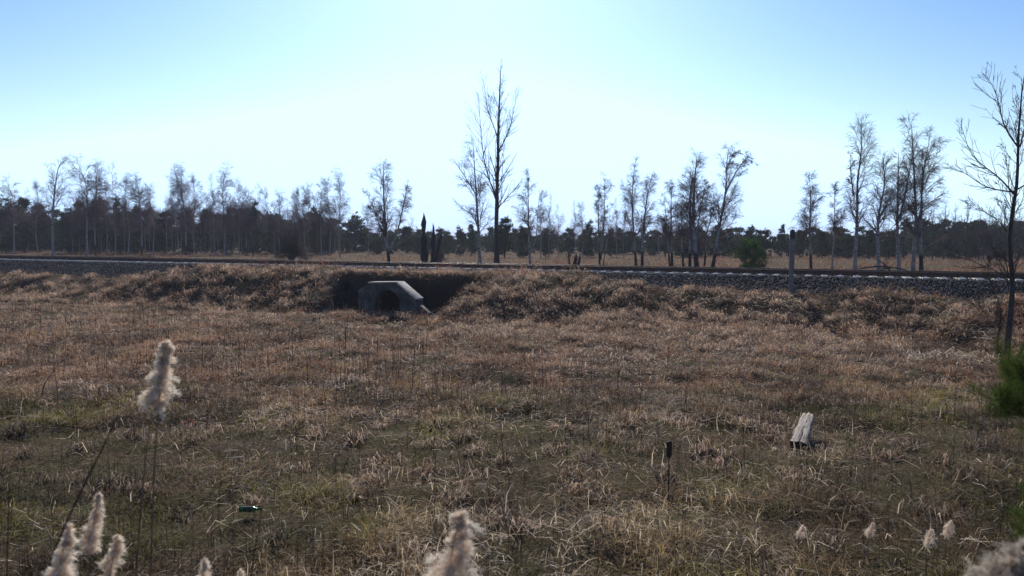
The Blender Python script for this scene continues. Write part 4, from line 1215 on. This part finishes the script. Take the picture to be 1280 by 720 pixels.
# ------------------------------------------------------------------ reeds in the foreground
def plume(C0, C1, w_px_m, n, profile, strand=0.03, droop=0.6, tone=1.0, lumps=6):
    """hair plume from tip C0 to base C1 ; w max half-width in metres"""
    C0 = np.array(C0, float); C1 = np.array(C1, float)
    L = np.linalg.norm(C1 - C0)
    m_ = 120; n = int(n * .7)
    tc_ = np.sort(rng.random(m_)); azc = rng.uniform(0, 2 * np.pi, m_)
    hwc = np.interp(tc_, [p[0] for p in profile], [p[1] for p in profile]) * w_px_m
    lc = hwc * rng.uniform(0.3, 1.4, m_) * np.where(rng.random(m_) < .12, 1.3, 1.0)
    axc = C0 + (C1 - C0) * tc_[:, None]; axc[:, 0] += 0.03 * L * np.sin(tc_ * 7)
    dc = norm(np.stack([np.cos(azc), np.sin(azc), rng.uniform(-0.1, 0.9, m_)], -1))
    k = rng.integers(0, m_, n); f = rng.random(n) ** 0.7
    hw = hwc[k]; rr = lc[k] * f
    p = axc[k] + dc[k] * rr[:, None] + np.array([0.10, 0, -0.55]) * (rr * f)[:, None] + rng.normal(0, 1, (n, 3)) * (0.10 * hw[:, None] + 0.0012)
    d = norm(dc[k] + rng.normal(0, 0.6, (n, 3)))
    s = strand * rng.uniform(0.35, 1.1, (n, 1)) * (0.45 + 0.55 * np.minimum(1, hw[:, None] / w_px_m))
    m1 = p + d * s * 0.5
    d2 = norm(d + np.array([0.45, 0, -droop]) + rng.normal(0, .3, (n, 3)))
    tip = m1 + d2 * s * 0.5
    side = norm(np.cross(d, rng.normal(0, 1, (n, 3)))) * (0.0008 * rng.uniform(.6, 1.4, (n, 1)))
    V = np.stack([p - side, p + side, m1 + side, m1 - side, tip], 1)
    k = (np.arange(n) * 5)[:, None]
    Fi = np.concatenate([k + np.array([[0, 1, 2, 3]]), k + np.array([[3, 2, 4]])], 1).reshape(-1)
    outer = np.clip(rr / np.maximum(hw, 1e-6), 0, 1)[:, None]
    c = (np.array([[0.80, 0.63, 0.50]]) * (1 - outer) + np.array([[0.96, 0.88, 0.76]]) * outer) * rng.uniform(.75, 1.15, (n, 1)) * tone
    return V.reshape(-1, 3), Fi, np.tile([4, 3], n), np.repeat(c, 5, 0)
def reed(Y, tip, base, wpx, prof, label, n=9000, foot=None, stems=1, strand=.028, tone=1.0, leaf=False):
    T = at(tip[0], tip[1], Y); B = at(base[0], base[1], Y)
    fx = foot if foot is not None else base[0]
    Ft = at(fx, 700, Y); gz = float(height(np.array([Ft.x]), np.array([Ft.y + .05]))[0])
    root = empty('reed', (Ft.x, Ft.y, gz))
    o3 = Vector((Ft.x, Ft.y, gz))
    T, B = T - o3, B - o3
    w = wpx / 2 / F * Y
    V, Fi, Lt, C = plume(T, B, w, n, prof, strand=strand, tone=tone)
    mesh_obj('plume', V, Fi, Lt, M['plume'], root, tint=C)
    pts = [(0, 0, -.05), (B.x * .35, 0, B.z * .5), tuple(B), tuple(B + (T - B) * .9)]
    P = bend_path(pts, 12, .002)
    link_tree_mesh('stem', [(P[None], (0.0052 * (1 - np.linspace(0, .6, 12)))[None], 7)], M['reedstem'], root)
    if leaf:
        lf = MB()
        for (h, a_, ll) in ((.5, .4, .35), (.7, 2.9, .3), (.35, 2.4, .3)):
            b0 = P[int(h * 8)]
            q = [b0 + np.array([math.cos(a_) * ll * s_, math.sin(a_) * ll * s_, ll * (0.6 * s_ - .9 * s_ * s_)]) for s_ in (0, .3, .6, 1)]
            ww = [.004, .009, .006, .0005]
            lf.add([c for i in range(4) for c in (q[i] - np.array([0, 0, ww[i]]), q[i] + np.array([0, 0, ww[i]]))], [(0, 2, 3, 1), (2, 4, 5, 3), (4, 6, 7, 5)])
        lf.build('leaf', M['reedstem'], root)
    return tag(root, label, 'reed', 'fluffy reeds in the foreground')
PR1 = [(0, .30), (.06, .48), (.15, .52), (.24, .46), (.33, .56), (.45, .70), (.58, .95), (.72, 1.0), (.85, .95), (.94, .75), (1, .25)]
PR2 = [(0, .12), (.15, .35), (.4, .7), (.7, 1.0), (.9, .95), (1, .7)]
PR3 = [(0, .2), (.3, .8), (.6, 1.0), (.85, .8), (1, .2)]
reed(2.8, (206, 428), (195, 514), 32, PR1, 'single tall fluffy reed plume standing upright at left', 15000, foot=174, strand=.024)
reed(2.6, (84, 655), (66, 775), 38, PR2, 'fluffy reed plume at the bottom left, behind the thick slanting dark stem', 11000, foot=58)
reed(3.0, (123, 618), (110, 692), 20, PR2, 'slim reed plume, taller of two just right of the slanting dark stem', 6500, foot=106)
reed(2.9, (147, 668), (130, 735), 19, PR3, 'small bent reed plume low between the slim plume and the tall plume stem', 5000, foot=128)
reed(2.2, (574, 643), (545, 800), 56, [(0, .3), (.08, .5), (.18, .45), (.26, .75), (.4, 1), (1, 1)], 'broad fluffy reed plume rising from the bottom edge near the middle', 15000, foot=540)
reed(2.8, (255, 700), (250, 760), 22, PR2, 'reed plume tip barely showing at the bottom edge, left one', 4500)
reed(2.9, (300, 712), (297, 760), 15, PR2, 'tiny reed plume tip at the bottom edge, right of its neighbour', 2500)
reed(1.55, (1310, 662), (1190, 775), 74, PR2, 'large blurred fluffy reed plume filling the bottom right corner', 16000, foot=1160, tone=.6)
reed(1.5, (1330, 690), (1215, 800), 80, PR2, 'second blurred reed plume at the very corner, below the large one', 12000, foot=1250, tone=.55)
for (px, py, h, Y, lab) in ((1001, 665, 15, 8.2, 'small pale reed tuft standing in grass below the split log'), (1088, 663, 16, 8.0, 'small pale reed tuft alone between the log and the bottom right reeds'),
                            (1161, 673, 20, 7.6, 'small golden reed tuft, left one of the pair at lower right'), (1185, 662, 20, 7.6, 'small golden reed tuft, right one of the pair at lower right')):
    reed(Y, (px + 3, py - h * .55), (px - 3, py + h * .55), h * .62, PR3, lab, 2600, strand=.035, tone=1.0)

# bare stems in the foreground
def stem(Y, pl, r, label, m_='darkstem', twigs=0, nm='dry_stem'):
    f = pl[0]; q = at(f[0], f[1], Y); gz = float(height(np.array([q.x]), np.array([q.y]))[0])
    root = Vector((q.x, q.y, gz))
    d0 = at(pl[1][0], pl[1][1], Y) - q
    k = (gz - q.z) / d0.z if abs(d0.z) > 1e-6 else 0
    k = max(min(k, 0), -1.5)
    pts = [(d0.x * k, 0, -.04)] + [tuple(at(a_, b_, Y) - root) for a_, b_ in pl]
    P = bend_path(pts, 14, .004); t = np.linspace(0, 1, 14)
    r = r * (1.3 if Y < 6 else 1)
    gr = [(P[None], (r * (1 - .7 * t))[None], 6)]
    e_ = empty(nm, root)
    link_tree_mesh('stalk', gr, M[m_], e_)
    if twigs:
        B2, R2q = side_twigs(P[None], (r * (1 - .7 * t))[None], twigs, .3, 1, lambda t, n_, p_: r * rng.uniform(8, 26, (n_, p_)), (.3, .8), 4, -.05, .6)
        for j in range(len(B2)):
            link_tree_mesh('twig', [(B2[j:j + 1], R2q[j:j + 1], 4)], M[m_], e_)
    return tag(e_, label, 'stem')
stem(2.7, [(48, 724), (80, 655), (112, 590), (132, 550), (146, 520)], .0058, 'thick dark stem slanting up to the right at lower left', twigs=2)
stem(2.9, [(168, 724), (176, 640), (182, 560), (190, 512)], .0045, 'thin brown stem close beside the stem of the tall plume', 'reedstem')
stem(3.4, [(8, 724), (10, 650), (12, 590)], .004, 'faint dark stem at the very left edge', twigs=1)
stem(3.2, [(310, 724), (318, 690), (326, 655), (328, 630)], .0042, 'dark leaning stem crossing in front of the green bottle', twigs=2)
stem(3.3, [(341, 724), (340, 690), (338, 655)], .0035, 'dark upright stem just right of the green bottle', twigs=2)
stem(4.2, [(372, 724), (373, 700), (372, 676)], .0035, 'short grey stem at the bottom edge right of the bottle', twigs=0)
stem(3.6, [(651, 724), (638, 685), (628, 640), (621, 602)], .0052, 'reddish brown leaning stem in the foreground right of the middle plume', 'reedstem', 3)
stem(3.6, [(712, 724), (718, 680), (723, 624)], .0045, 'brown upright stem in the foreground, right of the reddish leaning one', 'reedstem', 2)
stem(4.6, [(688, 724), (687, 690), (686, 668)], .004, 'short brown stem between the two taller foreground stems', 'reedstem')
stem(4.6, [(906, 724), (900, 700), (893, 678)], .005, 'short reddish stem leaning left at the bottom edge below the stake', 'reedstem', 1)
stem(4.8, [(936, 724), (930, 695), (925, 668)], .005, 'short reddish stem leaning left, right one of two below the stake', 'reedstem', 1)
stem(5.0, [(404, 724), (405, 690), (404, 655)], .004, 'thin upright brown stem at the bottom edge left of the middle plume', 'reedstem', 2)
stem(24.0, [(432, 448), (432, 425), (431, 398)], .02, 'dark upright weed stalk in the field in front of the culvert', twigs=6, nm='weed_stalk')
stem(25.0, [(36, 475), (37, 440), (37, 408)], .016, 'dark weed stalk in the field near the left edge', twigs=5, nm='weed_stalk')
stem(16.0, [(50, 506), (54, 482), (70, 458), (83, 447)], .012, 'hooked dark twig bending right in the field at far left', twigs=0, nm='weed_stalk')
stem(17.0, [(548, 500), (547, 480), (548, 462)], .011, 'dark weed stalk in the middle of the field', twigs=4, nm='weed_stalk')
stem(15.0, [(1128, 540), (1126, 520), (1123, 500)], .010, 'dark weed stalk among green moss right of the log', twigs=4, nm='weed_stalk')

# near pine at the right edge: trunk outside the frame, boughs reaching in
b = Vector((3.75, 5.3, 0)); b.z = float(height(np.array([b.x]), np.array([b.y]))[0])
npn = empty('near_pine', b)
tag(npn, 'young green pine reaching in from the right edge with long needles', 'pine tree')
Ht = 2.15
P = bend_path([(0, 0, -.1), (.02, 0, Ht * .5), (0, 0, Ht - b.z * 0)], 12, .004); t = np.linspace(0, 1, 12)
link_tree_mesh('trunk', [(P[None], (.035 * (1 - .8 * t))[None], 8)], M['pinebark'], npn)
def bough(P_, r):
    P_ = bend_path(P_, 8, .01)
    B2, R2q = side_twigs(P_[None], (r * (1 - .7 * np.linspace(0, 1, 8)))[None], 14, .3, 1, lambda t, n_, p_: rng.uniform(.12, .34, (n_, p_)), (.4, .9), 4, -.25, .6)
    bo = link_tree_mesh('bough', [(P_[None], (r * (1 - .7 * np.linspace(0, 1, 8)))[None], 6), (B2, R2q, 4)], M['pinebark'], npn)
    segs = np.concatenate([B2.reshape(-1, 4, 3), np.stack([P_[4:8]], 0)])
    a_ = segs[:, :-1]; d_ = segs[:, 1:] - a_
    nn = 30
    f = rng.random((len(segs), 3, nn, 1))
    C = (a_[:, :, None] + d_[:, :, None] * f).reshape(-1, 3); D = np.repeat(norm(d_), nn, axis=1).reshape(-1, 3)
    V = tufts(C, D, .095, 2, .0017)
    col = np.where(rng.random((len(C), 1)) < .1, np.array([[.16, .10, .04]]), np.array([[.075, .115, .024]])) * rng.uniform(.5, 1.6, (len(C), 1))
    mesh_obj('needles', V, np.arange(len(V)), np.full(len(V) // 3, 3), M['needle'], bo, tint=np.repeat(col, 6, 0))
def tl(px, py, Y): 
    q = at(px, py, Y) - b
    return (q.x, q.y, q.z)
for pts in ([(.0, .0, at(1350, 560, 5.3).z - b.z), tl(1310, 545, 5.2), tl(1262, 505, 5.1), tl(1240, 486, 5.0)],
            [(.0, .0, at(1350, 540, 5.3).z - b.z), tl(1310, 520, 5.4), tl(1275, 490, 5.5), tl(1258, 470, 5.5)],
            [(.0, .0, at(1350, 520, 5.3).z - b.z), tl(1320, 500, 5.0), tl(1290, 475, 4.8), tl(1272, 452, 4.8)],
            [(.0, .0, at(1360, 700, 5.3).z - b.z), tl(1330, 680, 5.2), tl(1314, 672, 5.0), tl(1296, 660, 5.0)],
            [(.0, .0, at(1360, 690, 5.3).z - b.z), tl(1335, 665, 5.4), tl(1314, 655, 5.4), tl(1294, 642, 5.4)],
            [(0, 0, Ht * .6), (.5, .1, Ht * .7), (.8, .1, Ht * .82)], [(0, 0, Ht * .75), (.4, .5, Ht * .8), (.6, .7, Ht * .9)],
            [(0, 0, Ht * .55), (.4, .6, Ht * .62), (.7, .9, Ht * .75)], [(0, 0, Ht * .85), (0, 0, Ht * .95), (.02, 0, Ht)]):
    bough(pts, .012)
